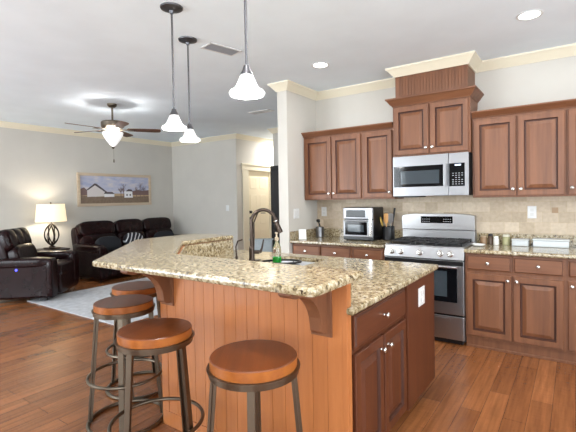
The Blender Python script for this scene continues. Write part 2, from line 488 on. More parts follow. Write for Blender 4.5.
mb.box(-5.80, -5.75, DY0, DY0+.012, 0, DZ); mb.box(-5.80, -5.75, DY1-.012, DY1, 0, DZ); mb.box(-5.80, -5.75, DY0, DY1, DZ-.012, DZ)
struct('trim_2', mb, CREAM)

# tiled backsplash on the back wall (part of the wall finish)
mb = MB(); mb.box(XS, 2.6, YW-.012, YW, 0.90, 1.40); mb.build('backsplash_tile', TILE, smooth=0)['kind'] = 'structure'
mb = MB(); mb.box(-.184, -.132, YW-.0135, YW-.012, 1.215, 1.267, .001)
o = mb.build('accent_tile', paint('tan_accent', srgb(164, 136, 104))); tag(o, 'small darker tan square accent tile right of the outlet over the right counter', 'tile')

# ------------------------------------------------------------------ cabinets
DOORP = [(0, 0), (0, .018), (.004, .022), (.050, .022), (.053, .014), (.056, .006), (.063, .005), (.067, .008), (.095, .0195), (.097, .021)]
DRAWP = [(0, 0), (0, .014), (.007, .016), (.012, .021), (.014, .022)]
def knob(parent, face, a, b, base_, mat=CHROME, r=.016):
    mb = MB()
    T = {'-y': Matrix.Translation((a, base_, b)) @ Matrix.Rotation(R(90), 4, 'X'),
         '+x': Matrix.Translation((base_, a, b)) @ Matrix.Rotation(R(90), 4, 'Y')}[face]
    mb.M = T
    mb.lathe([(.009, 0), (.009, .002), (.006, .006), (.006, .014), (r, .019), (r, .024), (r*.7, .029), (.001, .031)], seg=20)
    return mb.build('knob', mat, parent)
def door(parent, face, a0, a1, b0, b1, base_, mat, kpos=None, g=.0035):
    mb = MB(); mb.rpanel(face, a0+g, a1-g, b0+g, b1-g, base_, DOORP)
    d = mb.build('door', [mat, GROOVE], parent, smooth=12)
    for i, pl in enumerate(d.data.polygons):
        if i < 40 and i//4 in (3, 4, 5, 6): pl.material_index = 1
    if kpos: knob(d, face, kpos[0], kpos[1], base_-.022 if face == '-y' else base_+.022)
    return d
def drawer(parent, face, a0, a1, b0, b1, base_, mat, kpos=None, g=.0035):
    mb = MB(); mb.rpanel(face, a0+g, a1-g, b0+g, b1-g, base_, DRAWP)
    d = mb.build('drawer', [mat, GROOVE], parent, smooth=12)
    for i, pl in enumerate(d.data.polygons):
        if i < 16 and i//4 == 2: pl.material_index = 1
    if kpos: knob(d, face, kpos[0], kpos[1], base_-.022 if face == '-y' else base_+.022)
    return d

YF = 4.036                                                     # base cabinet face frame plane (door fronts 0.02 further out)
def base_unit(label, x0, x1, nd, knobs, ndraw=None):
    t = thing('base_cabinet', label, 'cabinet', ((x0+x1)/2, YF, 0), group='kitchen base cabinets')
    mb = MB(); mb.box(x0, x1, YF, YW-.014, .10, .873); mb.build('carcass', CAB, t, smooth=0)
    mb = MB(); mb.box(x0, x1, YF+.03, YW-.03, 0, .10); mb.box(x0, x1, YF+.015, YF+.03, 0, .022, .004); mb.build('toe_kick', CAB, t, smooth=0)
    w = (x1-x0)/nd
    for k in range(nd):
        a0, a1 = x0+k*w, x0+(k+1)*w
        i0, i1 = a0+.012, a1-.012
        if nd == 2:
            if k == 0: i1 = a1-.004
            else: i0 = a0+.004
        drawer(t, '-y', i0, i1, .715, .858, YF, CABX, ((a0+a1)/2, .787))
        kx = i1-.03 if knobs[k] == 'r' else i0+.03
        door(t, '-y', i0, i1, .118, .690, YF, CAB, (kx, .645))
    return t
base_unit('cherry base cabinet right of the range with two drawers over a pair of doors', -.832, -.063, 2, 'rl')
base_unit('cherry base cabinet at the right edge of the picture, mostly out of frame', -.063, .70, 2, 'lr')
base_unit('cherry base cabinet beside the partition wall with two drawers under the small canister', XS+.004, -1.975, 2, 'rl')
base_unit('narrow cherry base cabinet directly left of the range under the oven and crock', -1.975, -1.606, 1, 'r')

UY = 4.325
def upper_unit(label, x0, x1, nd, knobs, z0=1.372, z1=2.13, yf=UY):
    t = thing('wall_cabinet', label, 'cabinet', ((x0+x1)/2, yf, z0), group='kitchen wall cabinets')
    mb = MB(); mb.box(x0, x1, yf, YW-.014 if z0 < 1.4 else YW, z0, z1+.02); mb.build('carcass', CAB, t, smooth=0)
    w = (x1-x0)/nd
    for k in range(nd):
        a0, a1 = x0+k*w, x0+(k+1)*w
        i0, i1 = a0+.012, a1-.012
        if nd == 2:
            if k == 0: i1 = a1-.004
            else: i0 = a0+.004
        kx = i1-.028 if knobs[k] == 'r' else i0+.028
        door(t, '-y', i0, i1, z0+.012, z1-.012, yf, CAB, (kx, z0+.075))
    return t
def cab_crown(t, path, z, h=.06, d=.055):
    mb = MB()
    mb.sweep(path, [(-.02, z-.004), (.006, z), (.010, z+.010), (.022, z+.020), (d*.7, z+h*.62), (d*.86, z+h*.78), (d, z+h*.82), (d, z+h), (-.02, z+h)])
    return mb.build('crown_moulding', CABX, t)
LX0, LX1 = XS+.004, -1.606
t = upper_unit('cherry wall cabinet pair of doors beside the partition wall', LX0, -1.974, 2, 'rl')
cab_crown(t, [(LX0, UY-.005), (-1.974, UY-.005)], 2.135)
t = upper_unit('single-door cherry wall cabinet directly left of the microwave', -1.974, LX1, 1, 'r')
cab_crown(t, [(-1.974, UY-.005), (LX1, UY-.005)], 2.135)
t = upper_unit('cherry wall cabinet pair of doors directly right of the microwave', -.818, -.058, 2, 'rl')
cab_crown(t, [(-.818, UY-.005), (-.063, UY-.005)], 2.135)
t = upper_unit('cherry wall cabinet cut off by the right edge of the picture', -.063, .70, 2, 'lr')
cab_crown(t, [(-.063, UY-.005), (.70, UY-.005)], 2.135)

# tall cabinet over the microwave, up to the ceiling
GX0, GX1, GY = -1.595, -.826, 4.28
t = upper_unit('raised cherry cabinet over the microwave with pilaster box up to the ceiling crown', GX0, GX1, 2, 'rl', 1.815, 2.345, GY)
cab_crown(t, [(GX0, YW), (GX0, GY-.005), (GX1, GY-.005), (GX1, YW)], 2.345, .082, .062)
mb = MB(); mb.box(HX0, HX1, HY, YW, 2.40, 2.66, 0)
n = 22
for k in range(n):
    a = HX0+.02+(HX1-HX0-.04)*k/n; b = HX0+.02+(HX1-HX0-.04)*(k+1)/n
    mb.box(a+.002, b-.002, HY-.004, HY, 2.43, 2.652, .0015)
mb.build('top_box', CAB, t)

# countertops on the back run
def counter(label, poly, z0=.873, z1=.907):
    t = thing('granite_countertop', label, 'countertop', (poly[0][0], poly[0][1], z0), group='granite countertops')
    mb = MB(); r = .010
    mb.slab(poly, [], [(r, z0), (.003, z0+.004), (0, z0+r), (0, z1-r), (.003, z1-.003), (r, z1)])
    mb.build('top', GRAN, t)
    return t
t = counter('speckled granite countertop left of the range running to the partition wall', [(XS+.001, 3.985), (-1.606, 3.985), (-1.606, YW-.014), (XS+.001, YW-.014)])
mb = MB(); mb.box(XS+.001, -1.606, YW-.034, YW-.014, .907, 1.008, .003); mb.box(XS+.001, XS+.021, 3.99, YW-.034, .907, 1.008, .003); mb.build('upstand', GRAN, t)
t = counter('speckled granite countertop right of the range', [(-.833, 3.985), (.70, 3.985), (.70, YW-.014), (-.833, YW-.014)])
mb = MB(); mb.box(-.833, .70, YW-.034, YW-.014, .907, 1.008, .003); mb.build('upstand', GRAN, t)

# ------------------------------------------------------------------ range
def make_range():
    x0, x1 = -1.602, -.838; yf = 4.02; yb = YW-.015
    t = thing('gas_range', 'stainless steel gas range between the granite counters', 'range', ((x0+x1)/2, yf, 0))
    mb = MB(); mb.box(x0, x1, yf+.03, yb, .03, .895, .003)
    for sx in (x0+.04, x1-.04):
        for sy in (yf+.08, yb-.06): mb.lathe([(.018, 0), (.018, .03)], (sx, sy, 0), 12)
    mb.build('body', paint('range_side_grey', srgb(60, 60, 62), .4), t)
    mb = MB(); mb.box(x0, x1, yf+.012, yb, .895, .915, .004); mb.build('cooktop', STEEL, t)
    mb = MB(); mb.box(x0+.03, x1-.03, yf+.07, yb-.09, .915, .918); mb.build('burner_tray', BLACK, t)
    # slanted control panel
    mb = MB(); mb.prism([(yf+.03, .795), (yf-.012, .797), (yf+.006, .905), (yf+.03, .905)], x0, x1, 'x', .003); cp = mb.build('control_panel', STEEL, t)
    for fx in (.10, .22, .47, .72, .84):
        mb = MB(); mb.M = Matrix.Translation((x0+(x1-x0)*fx, yf-.004, .85)) @ Matrix.Rotation(R(82), 4, 'X')
        mb.lathe([(.03, 0), (.03, .006), (.025, .009), (.024, .032), (.021, .036), (.001, .037)], seg=24)
        mb.box(-.005, .005, -.02, .02, .03, .042, .002)
        mb.build('knob', CHROME, cp)
    # oven door
    mb = MB(); mb.box(x0, x1, yf-.012, yf+.03, .285, .788, .006); d = mb.build('oven_door', STEEL, t)
    mb = MB(); mb.box(x0+.06, x1-.06, yf-.016, yf-.012, .40, .735, .001); mb.build('door_window', BLACKG, d)
    mb = MB(); mb.box(x0+.15, x1-.15, yf-.0175, yf-.016, .45, .69, .0005); mb.build('door_window_inner', GREYG, d)
    mb = MB(); mb.box(x0+.005, x1-.005, yf-.0165, yf-.012, .745, .785, .001); mb.build('vent_strip', BLACK, d)
    mb = MB(); mb.tube([(x0+.05, yf-.055, .735), (x1-.05, yf-.055, .735)], .012, 14)
    for sx in (x0+.08, x1-.08): mb.tube([(sx, yf-.012, .735), (sx, yf-.055, .735)], .009, 10)
    mb.build('door_handle', STEEL, d)
    mb = MB(); mb.box(x0, x1, yf-.012, yf+.03, .05, .268, .008); w = mb.build('storage_drawer', STEEL, t)
    mb = MB(); mb.box(x0+.12, x1-.12, yf-.016, yf-.012, .215, .25, .002); mb.build('drawer_pull', STEEL, w)
    mb = MB(); mb.box(x0+.01, x1-.01, yf+.0, yf+.03, 0.268, .285); mb.box(x0+.02, x1-.02, yf+.01, yf+.03, .01, .05); mb.build('dark_gap', BLACK, t)
    # back guard
    mb = MB(); mb.box(x0+.004, x1-.004, yb-.075, yb, .915, 1.03, .003); mb.build('lower_backguard', STEEL, t)
    mb = MB()
    prof = []
    def outline(z0, z1, n=14):
        pts = [(x0+.004, z0), (x1-.004, z0)]
        for k in range(n+1):
            a = k/n; x = x1-.004-(x1-x0-.008)*a
            c = 1-abs(2*a-1)**6
            pts.append((x, z1-.022+.022*c))
        return pts
    mb.prism(outline(1.036, 1.205), yb-.095, yb, 'y', .004); bg = mb.build('backguard', STEEL, t)
    mb = MB(); mb.box(-1.385, -1.055, yb-.098, yb-.095, 1.105, 1.178, .001); mb.build('display', BLACKG, bg)
    mb = MB()
    for i in range(4):
        for j in range(2):
            mb.box(-1.37+.022*i, -1.357+.022*i, yb-.0988, yb-.098, 1.12+.025*j, 1.126+.025*j); mb.box(-1.15+.022*i, -1.137+.022*i, yb-.0988, yb-.098, 1.12+.025*j, 1.126+.025*j)
    mb.build('button_marks', paint('grey_marks', srgb(150, 150, 155)), bg)
    mb = MB(); mb.box(x0+.004, x1-.004, yb-.05, yb, 1.03, 1.036); mb.build('slot', BLACK, t)
    # burners and grates
    gx = [x0+.03, x0+.03+(x1-x0-.06)/3, x0+.03+2*(x1-x0-.06)/3, x1-.03]
    y0, y1 = yf+.075, yb-.10
    for i in range(3):
        cx = (gx[i]+gx[i+1])/2
        for cy in ((y0+.13, y1-.12) if i != 1 else ((y0+y1)/2,)):
            mb = MB(); mb.lathe([(.05, .918), (.05, .925), (.036, .928), (.036, .938), (.03, .941), (.001, .942)], (cx, cy, 0), 24); mb.build('burner', IRON, t)
        mb = MB(); g = .006
        a0, a1 = gx[i]+.004, gx[i+1]-.004; zt = .952
        for x in (a0+g, a1-g): mb.box(x-g, x+g, y0, y1, zt-.014, zt, .002)
        for y in (y0+g, y1-g, (y0+y1)/2): mb.box(a0, a1, y-g, y+g, zt-.014, zt, .002)
        mb.box(cx-g, cx+g, y0, y1, zt-.012, zt+.002, .002)
        for yy in (y0+.13, y1-.12): mb.box(a0+.02, a1-.02, yy-g, yy+g, zt-.012, zt+.002, .002)
        for x in (a0+g, a1-g):
            for y in (y0+g, y1-g): mb.box(x-g, x+g, y-g, y+g, .917, zt-.01)
        mb.build('grate', IRON, t)
    return t
make_range()

# ------------------------------------------------------------------ microwave
def make_microwave():
    x0, x1 = -1.585, -.836; yf = 4.262; z0, z1 = 1.398, 1.812
    t = thing('microwave', 'stainless over-the-range microwave hung under the raised cabinet', 'microwave', ((x0+x1)/2, yf, z0))
    mb = MB(); mb.box(x0, x1, yf, YW-.014, z0, z1, .003); mb.box(x0+.02, x0+.25, yf+.03, YW-.1, z0-.012, z0); mb.build('body', paint('microwave_case', srgb(44, 44, 46), .4), t)
    xs = x0+.565
    mb = MB(); mb.box(x0, xs-.002, yf-.03, yf, z0, z1, .004); d = mb.build('door', STEELM, t)
    mb = MB(); mb.box(x0+.012, xs-.025, yf-.033, yf-.03, z0+.095, z1-.105, .001); mb.build('door_window', BLACKG, d)
    mb = MB(); mb.box(x0+.085, xs-.09, yf-.0345, yf-.033, z0+.125, z1-.155, .0005); mb.build('window_screen', GREYG, d)
    mb = MB(); mb.box(xs-.045, xs-.012, yf-.062, yf-.05, z0+.095, z1-.10, .004)
    for z in (z0+.12, z1-.125): mb.box(xs-.036, xs-.022, yf-.052, yf-.03, z-.012, z+.012, .002)
    mb.build('handle', STEELM, d)
    mb = MB(); mb.box(xs+.002, x1, yf-.03, yf, z0, z1, .004); c = mb.build('control_side', STEELM, t)
    mb = MB(); mb.box(xs+.006, x1-.035, yf-.033, yf-.03, z0+.09, z1-.10, .001); k = mb.build('keypad', BLACKG, c)
    mb = MB()
    for i in range(4):
        for j in range(6):
            if j == 3 and i in (0, 3): continue
            mb.box(xs+.035+.028*i, xs+.049+.028*i, yf-.034, yf-.033, z0+.108+.021*j, z0+.114+.021*j)
    mb.build('key_marks', paint('key_grey', srgb(170, 172, 176)), k)
    mb = MB(); mb.box(xs+.06, xs+.115, yf-.034, yf-.033, z1-.125, z1-.112); mb.build('clock', emis('clock_glow', srgb(190, 205, 230), 1.2), k)
    return t
make_microwave()

# ------------------------------------------------------------------ island
ZB = 1.07; ZI = .907
def arc(cx, cy, r, a0, a1, n=6): return [(cx+r*math.cos(R(a0+(a1-a0)*k/n)), cy+r*math.sin(R(a0+(a1-a0)*k/n))) for k in range(n+1)]
def make_island():
    t = thing('kitchen_island', 'cherry kitchen island with beadboard bar front and drawer-and-door end', 'island', (-1.7, 2.2, 0))
    xf = -.85
    bp_ = [(xf, 1.70), (xf, 2.99), (-2.56, 2.99), (-2.56, 2.235), (-2.025, 1.70)]
    mb = MB(); mb.rings([[(x, y, .10) for x, y in bp_], [(x, y, .873) for x, y in bp_]], True, False); mb.build('body', ISLD, t, smooth=0)
    mb = MB(); mb.prism([(xf-.06, 1.75), (xf-.06, 2.90), (-2.5, 2.90), (-2.5, 2.27), (-2.0, 1.75)], 0, .10); mb.build('toe_kick', ISLD, t, smooth=0)
    # bar wall (bead board), front / diagonal / side
    mb = MB()
    out = [(-.835, 1.655), (-.835, 1.685), (-2.022, 1.685), (-2.575, 2.237), (-2.575, 2.80), (-2.66, 2.80), (-2.66, 2.20), (-2.13, 1.655)]
    mb.prism(list(reversed(out)), 0, ZB-.037)
    xa, xb = -2.07, -.86
    n = 15
    for k in range(n):
        a = xa+(xb-xa)*k/n; b = xa+(xb-xa)*(k+1)/n
        mb.box(a+.0008, b-.0008, 1.648, 1.655, .09, ZB-.037, .0012)
    mb.box(-.86, -.835, 1.645, 1.655, 0, ZB-.037, .002); mb.box(-2.13, -2.07, 1.645, 1.655, 0, ZB-.037, .002)
    mb.box(-2.115, -.838, 1.641, 1.655, 0, .09, .003)
    mb.build('beadboard_panel', ISL, t)
    # corbels
    def corbel(M):
        mb = MB(); mb.M = M
        p = [(0, 0), (-.30, 0), (-.30, -.03)]
        p += [(-.285, -.042), (-.265, -.048)]
        for k in range(9):
            a = R(95-90*k/8)                                       # concave sweep down to the wall
            p.append((-.245+.185*math.cos(a), -.225+.177*math.sin(a)))
        p += [(-.056, -.24), (-.04, -.255), (-.012, -.26), (0, -.26)]
        mb.prism([(q[0], q[1]) for q in p], -.032, .032, 'x', .004)
        mb.M = M
        mb.box(-.055, .055, -.012, 0, -.275, 0, .003)
        return mb.build('corbel', CAB, t)
    zt = ZB-.037
    corbel(Matrix.Translation((-.965, 1.648, zt)))
    corbel(Matrix.Translation((-2.055, 1.648, zt)))
    corbel(Matrix.Translation((-2.39, 1.93, zt)) @ Matrix.Rotation(R(-45), 4, 'Z'))
    # end face: face frame, drawer over two doors, plain panel
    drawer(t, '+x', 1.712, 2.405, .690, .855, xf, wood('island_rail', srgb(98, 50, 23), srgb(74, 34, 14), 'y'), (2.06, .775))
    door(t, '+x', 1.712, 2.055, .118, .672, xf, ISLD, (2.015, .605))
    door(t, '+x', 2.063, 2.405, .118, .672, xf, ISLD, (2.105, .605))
    mb = MB(); mb.box(xf, xf+.024, 2.425, 2.99, .10, .873, .002); mb.build('end_panel', ISLD, t)
    return t
make_island()
SX0, SX1, SY0, SY1 = -2.02, -1.62, 2.40, 2.87
def rrect(x0, x1, y0, y1, r, n=5):
    return arc(x1-r, y0+r, r, -90, 0, n)+arc(x1-r, y1-r, r, 0, 90, n)+arc(x0+r, y1-r, r, 90, 180, n)+arc(x0+r, y0+r, r, 180, 270, n)
t = thing('granite_countertop', 'lower speckled granite island countertop with the sink cut into it', 'countertop', (-1.7, 2.3, .873), group='granite countertops')
mb = MB()
poly = [(-.833, 1.686), (-.833, 1.636), (-.80, 1.636)]+arc(-.80-.03, 3.03-.03, .03, 0, 90)+[(-2.72, 3.03), (-2.72, 2.81), (-2.576, 2.81), (-2.576, 2.2385), (-2.023, 1.686)]
r = .010
mb.slab(poly, [rrect(SX0, SX1, SY0, SY1, .05)], [(r, .873), (.003, .877), (0, .883), (0, ZI-r), (.003, ZI-.003), (r, ZI)])
mb.build('top', GRAN, t)
t = thing('granite_countertop', 'raised angled granite bar top over the stools', 'countertop', (-1.7, 1.5, ZB), group='granite countertops')
mb = MB(); r = .014
poly = arc(-.768-.035, 1.258+.035, .035, -90, 0)+arc(-.768-.012, 1.688-.012, .012, 0, 90, 3)+[(-2.03, 1.688), (-2.578, 2.225), (-2.578, 2.82), (-3.09, 2.82), (-3.09, 2.145), (-2.215, 1.26)]
poly = [p for p in poly]
mb.slab(poly, [], [(r, ZB-.037), (.004, ZB-.033), (0, ZB-.037+r), (0, ZB-r), (.004, ZB-.004), (r, ZB)])
mb.build('top', GRAN, t)
mb = MB(); mb.sweep([(-.835, 1.685), (-2.022, 1.685), (-2.575, 2.237), (-2.575, 2.80)], [(.0005, ZI), (.0125, ZI), (.0125, ZB-.037), (.0005, ZB-.037)]); mb.build('riser', GRAN, t)

# sink
t = thing('sink', 'stainless undermount sink set in the lower island countertop', 'sink', (-1.82, 2.63, .72))
mb = MB()
rs = []
for ins, z in ((-.018, .871), (-.018, .873), (.002, .873), (.004, .86), (.012, .72), (.03, .70), (.12, .695)):
    rs.append([(x, y, z) for x, y in rrect(SX0+ins, SX1-ins, SY0+ins, SY1-ins, max(.05-ins*.3, .02))])
mb.rings(rs, False, True); 
mb.build('basin', STEELV, t)
mb = MB(); mb.lathe([(.04, .696), (.042, .699), (.03, .698), (.001, .697)], (-1.82, 2.63, 0), 20); mb.build('drain', CHROME, t)

# faucet, side spray, soap
fd = Vector((.83, .55, 0)).normalized()
fb = Vector((-2.082, 2.485, ZI))
def make_faucet():
    t = thing('kitchen_faucet', 'dark bronze high-arc pull-down faucet at the island sink', 'faucet', tuple(fb))
    mb = MB(); mb.lathe([(.034, 0), (.034, .006), (.026, .012), (.022, .03), (.022, .10), (.019, .115), (.016, .12)], tuple(fb), 24)
    mb.build('base', BRONZE, t)
    mb = MB(); mb.M = Matrix.Translation(fb) @ Matrix.Rotation(math.atan2(fd.y, fd.x)+R(60), 4, 'Z')
    mb.prism([(.11*math.cos(2*math.pi*k/32), .032*math.sin(2*math.pi*k/32)) for k in range(32)], 0, .007, 'z', .002); mb.build('deck_plate', BRONZE, t)
    mb = MB()
    pts = [fb+Vector((0, 0, .11)), fb+Vector((0, 0, .30))]
    rad = .095
    c = fb+Vector((0, 0, .305))+fd*rad
    for k in range(1, 15):
        a = R(180-165*k/14); pts.append(c+fd*rad*math.cos(a)+Vector((0, 0, 1.05*rad*math.sin(a))))
    mb.tube(pts, .0135, 14); mb.build('spout', BRONZE, t)
    e = pts[-1]; dr = (pts[-1]-pts[-2]).normalized()
    mb = MB(); mb.tube([e-dr*.005, e+dr*.02, e+dr*.05, e+dr*.10, e+dr*.115], .02, 16, rr=[.015, .018, .019, .024, .022]); mb.build('spray_head', BRONZE, t)
    mb = MB(); mb.tube([e+dr*.012, e+dr*.018], .0205, 16); mb.build('collar', CHROME, t)
    sd = Vector((fd.y, -fd.x, 0))
    mb = MB(); hb = fb+Vector((0, 0, .07))
    q = fb + fd*.02 + Vector((0, 0, .075))
    mb.tube([q, q+fd*.04], .014, 12); mb.tube([q+fd*.045+Vector((0, 0, -.005)), q+fd*.06+Vector((0, 0, .03)), q+fd*.075+Vector((0, 0, .10))], .008, 10, rr=[.011, .008, .006]); mb.build('lever', BRONZE, t)
    # slack hose loop under the arc
    mb = MB(); lp = [c+fd*(-.03)+Vector((0, 0, .105)), c+fd*(-.05)+Vector((0, 0, .06)), c+fd*(-.075)+Vector((0, 0, .0)), fb+Vector((0, 0, .20))+fd*.02, fb+Vector((0, 0, .11))+fd*.016]
    mb.tube(lp, .006, 8); mb.build('hose', BRONZE, t)
    mb = MB(); mb.ring(tuple(c+Vector((0, 0, .075))), .018, .003, 20, 6); mb.build('hose_ring', BRONZE, t)
make_faucet()
t = thing('soap_dispenser', 'slim bronze soap dispenser left of the faucet', 'dispenser', (-2.165, 2.40, ZI))
mb = MB(); mb.lathe([(.022, ZI), (.022, ZI+.008), (.010, ZI+.015), (.009, ZI+.05)], (-2.175, 2.41, 0), 18); mb.build('base', BRONZE, t)
mb = MB(); mb.tube([(-2.175, 2.41, ZI+.05), (-2.178, 2.408, ZI+.12), (-2.165, 2.418, ZI+.165), (-2.135, 2.438, ZI+.175)], .006, 10); mb.build('nozzle', BRONZE, t)
# black oval stand with soap bottle in the sink
oc = Vector((-1.885, 2.60, .90))
t = thing('sink_caddy', 'black oval wire caddy standing in the sink around the soap bottle', 'caddy', (oc.x, oc.y, .70))
mb = MB()
oa = math.atan2(.55, .83)
rot = Matrix.Translation((oc.x, oc.y, 0)) @ Matrix.Rotation(oa, 4, 'Z'); 
mb.ring((oc.x, oc.y, .905), .155, .008, 56, 10, ry=.095, ang=oa); mb.ring((oc.x, oc.y, .872), .15, .005, 56, 8, ry=.09, ang=oa); mb.build('rim', BLACK, t)
mb = MB(); mb.M = rot
mb.prism([(.15*math.cos(2*math.pi*k/40), .09*math.sin(2*math.pi*k/40)) for k in range(40)], .866, .870); mb.build('tray', STEELV, t)
for k in range(4):
    mb = MB(); mb.M = rot; a = R(45+90*k); x, y = .135*math.cos(a), .078*math.sin(a)
    mb.tube([(x, y, .697), (x, y, .905)], .004, 8); mb.build('leg', BLACK, t)
bp = Vector((-1.915, 2.59, .872))
t = thing('soap_bottle', 'clear soap bottle with green liquid beside the faucet', 'bottle', tuple(bp))
mb = MB(); mb.lathe([(.03, 0), (.034, .006), (.034, .12), (.03, .15), (.014, .185), (.013, .205)], tuple(bp), 24); mb.build('bottle_body', glass('thin_clear_plastic', (.95, .98, .96, 1)), t)
mb = MB(); mb.lathe([(.0305, .004), (.0325, .008), (.0325, .075), (.001, .0751)], tuple(bp), 24); mb.build('green_soap', paint('green_soap', srgb(40, 170, 60), .2), t)
mb = MB(); mb.lathe([(.016, .2), (.016, .222), (.008, .226), (.006, .25), (.014, .252), (.014, .262), (.001, .264)], tuple(bp), 18); mb.build('pump_cap', paint('tan_cap', srgb(176, 160, 136)), t)

# ------------------------------------------------------------------ wall plates
def plate(label, face, a, z, base_, w=.075, h=.118, kind='outlet'):
    t = thing('wall_outlet' if kind == 'outlet' else 'light_switch', label, 'outlet' if kind == 'outlet' else 'switch',
              (a, base_, z) if face == '-y' else (base_, a, z), group='white wall plates')
    mb = MB(); mb.rpanel(face, a-w/2, a+w/2, z-h/2, z+h/2, base_, [(0, 0), (0, .003), (.004, .006), (.006, .006)]); mb.build('plate', WHITE, t)
    mb = MB()
    cols = [0] if w < .1 else [-.023, .023]
    for c in cols:
        if kind == 'outlet':
            for dz in (-.022, .022): mb.rpanel(face, a+c-.015, a+c+.015, z+dz-.014, z+dz+.014, base_, [(0, .005), (0, .008), (.002, .0085)])
        else: mb.rpanel(face, a+c-.015, a+c+.015, z-.032, z+.032, base_, [(0, .005), (0, .008), (.003, .010)])
    mb.build('socket' if kind == 'outlet' else 'rocker', paint('plate_grey', srgb(214, 214, 212)), t)
plate('white outlet on the tile backsplash over the right counter', '-y', -.345, 1.222, YW-.012, .075, .12)
plate('white outlet on the tile backsplash behind the steel canister', '-y', -2.655, 1.222, YW-.012)
plate('white double switch plate on the partition wall beside the cabinets', '+x', 4.135, 1.215, XS, .118, .118, 'switch')
plate('white outlet on the plain end panel of the island', '+x', 2.69, .745, -.826, .118, .118)
t = thing('light_switch', 'small white switch plate on the far living room wall', 'switch', (-6.02, 6.42, 1.22), group='white wall plates')
mb = MB(); mb.rpanel('-y', -6.06, -5.98, 1.16, 1.28, 6.42, [(0, 0), (0, .003), (.004, .006), (.006, .006)]); mb.build('plate', WHITE, t)
mb = MB(); mb.rpanel('-y', -6.035, -6.005, 1.19, 1.25, 6.42, [(0, .005), (0, .008), (.003, .010)]); mb.build('rocker', WHITE, t)

# ------------------------------------------------------------------ counter things, left
def make_fryer():
    x0, x1, y0, y1, z0 = -2.195, -1.83, 4.26, 4.57, ZI
    t = thing('toaster_oven', 'stainless double-window air fryer oven on the left counter', 'oven', ((x0+x1)/2, (y0+y1)/2, z0))
    mb = MB(); mb.box(x0+.005, x1, y0+.02, y1, z0+.03, z0+.375, .012, 3); mb.build('case', BLACK, t)
    mb = MB(); mb.box(x0, x1+.005, y0+.0, y1-.02, z0+.008, z0+.045, .006)
    for sx in (x0+.03, x1-.03):
        for sy in (y0+.04, y1-.05): mb.lathe([(.012, 0), (.012, .01)], (sx, sy, z0), 10)
    mb.build('base', BLACK, t)
    mb = MB(); mb.box(x0, x1, y0-.0, y0+.022, z0+.045, z0+.235, .006); d = mb.build('oven_door', STEELM, t)
    mb = MB(); mb.box(x0+.025, x1-.07, y0-.003, y0, z0+.065, z0+.21, .001); mb.build('door_window', BLACKG, d)
    mb = MB(); mb.box(x0+.06, x1-.11, y0-.004, y0-.003, z0+.10, z0+.18); mb.build('window_reflector', GREYG, d)
    mb = MB(); mb.tube([(x0+.03, y0-.03, z0+.222), (x1-.06, y0-.03, z0+.222)], .007, 10)
    for sx in (x0+.05, x1-.08): mb.tube([(sx, y0, z0+.222), (sx, y0-.03, z0+.222)], .005, 8)
    mb.build('door_handle', STEELM, d)
    mb = MB(); mb.box(x0, x1, y0, y0+.022, z0+.245, z0+.372, .008); d = mb.build('top_door', STEELM, t)
    mb = MB(); mb.box(x0+.04, x1-.09, y0-.003, y0, z0+.265, z0+.345, .001); mb.build('door_window', BLACKG, d)
    mb = MB(); mb.box(x1-.045, x1-.012, y0-.006, y0+.002, z0+.06, z0+.36, .004); mb.build('side_handle', CHROME, t)
make_fryer()
t = thing('utensil_crock', 'black utensil crock beside the range', 'crock', (-1.735, 4.47, ZI))
mb = MB(); mb.lathe([(.055, 0), (.068, .004), (.07, .02), (.07, .15), (.072, .155), (.064, .155), (.062, .02), (.001, .015)], (-1.735, 4.47, ZI), 32, True, False); mb.build('crock_body', BLACK, t)
TAN = wood('spatula_wood', srgb(214, 164, 104), srgb(190, 138, 82))
def utensil(nm, label, cat, ang, tilt, L, mat, head, hm=None):
    bx_, by_ = -1.735+.03*math.cos(ang), 4.47+.03*math.sin(ang)
    tp = Vector((-1.735+tilt*math.cos(ang), 4.47+tilt*math.sin(ang), ZI+L))
    t = thing(nm, label, cat, (bx_, by_, ZI+.02), group='utensils in the black crock')
    b = Vector((bx_, by_, ZI+.02)); d = (tp-b).normalized()
    mb = MB(); mb.tube([b, b+d*(L-.09)], .006, 8); mb.build('handle', mat, t)
    mb = MB(); a = b+d*(L-.10)
    M = d.to_track_quat('Z', 'Y').to_matrix().to_4x4()
    mb.M = Matrix.Translation(a) @ M
    if head == 'paddle': mb.prism([(-.012, 0), (.012, 0), (.03, .03), (.03, .10), (.02, .115), (-.02, .115), (-.03, .10), (-.03, .03)], -.003, .003, 'y', .002)
    elif head == 'spoon': mb.sell((0, 0, .055), (.03, .008, .055), .9, .9)
    else: mb.tube([(0, 0, 0), (0, 0, .11)], .012, 10, rr=[.008, .012])
    mb.build('head', hm or mat, t)
utensil('spatula', 'broad light wooden spatula standing in the black crock', 'spatula', R(-100), .045, .27, TAN, 'paddle')
utensil('wooden_spoon', 'yellowish wooden spoon leaning left in the black crock', 'spoon', R(185), .085, .24, paint('yellow_wood', srgb(214, 180, 90)), 'spoon')
utensil('ladle', 'tall black-handled utensil leaning right in the black crock', 'utensil', R(15), .07, .335, BLACK, 'rod')
utensil('turner', 'grey steel turner on the right of the black crock', 'turner', R(-40), .06, .27, STEEL, 'paddle')
utensil('serving_spoon', 'dark serving spoon standing at the back left of the black crock', 'spoon', R(140), .06, .28, BLACK, 'spoon')
t = thing('canister', 'small steel canister on the left counter in front of the outlet', 'canister', (-2.63, 4.47, ZI))
mb = MB(); mb.lathe([(.05, 0), (.052, .004), (.052, .125), (.05, .128), (.047, .125), (.046, .01), (.001, .008)], (-2.63, 4.47, ZI), 28, True, False); mb.build('cup', STEELM, t)
t = thing('brush', 'black-handled brush sticking out of the steel canister', 'brush', (-2.63, 4.47, ZI+.01))
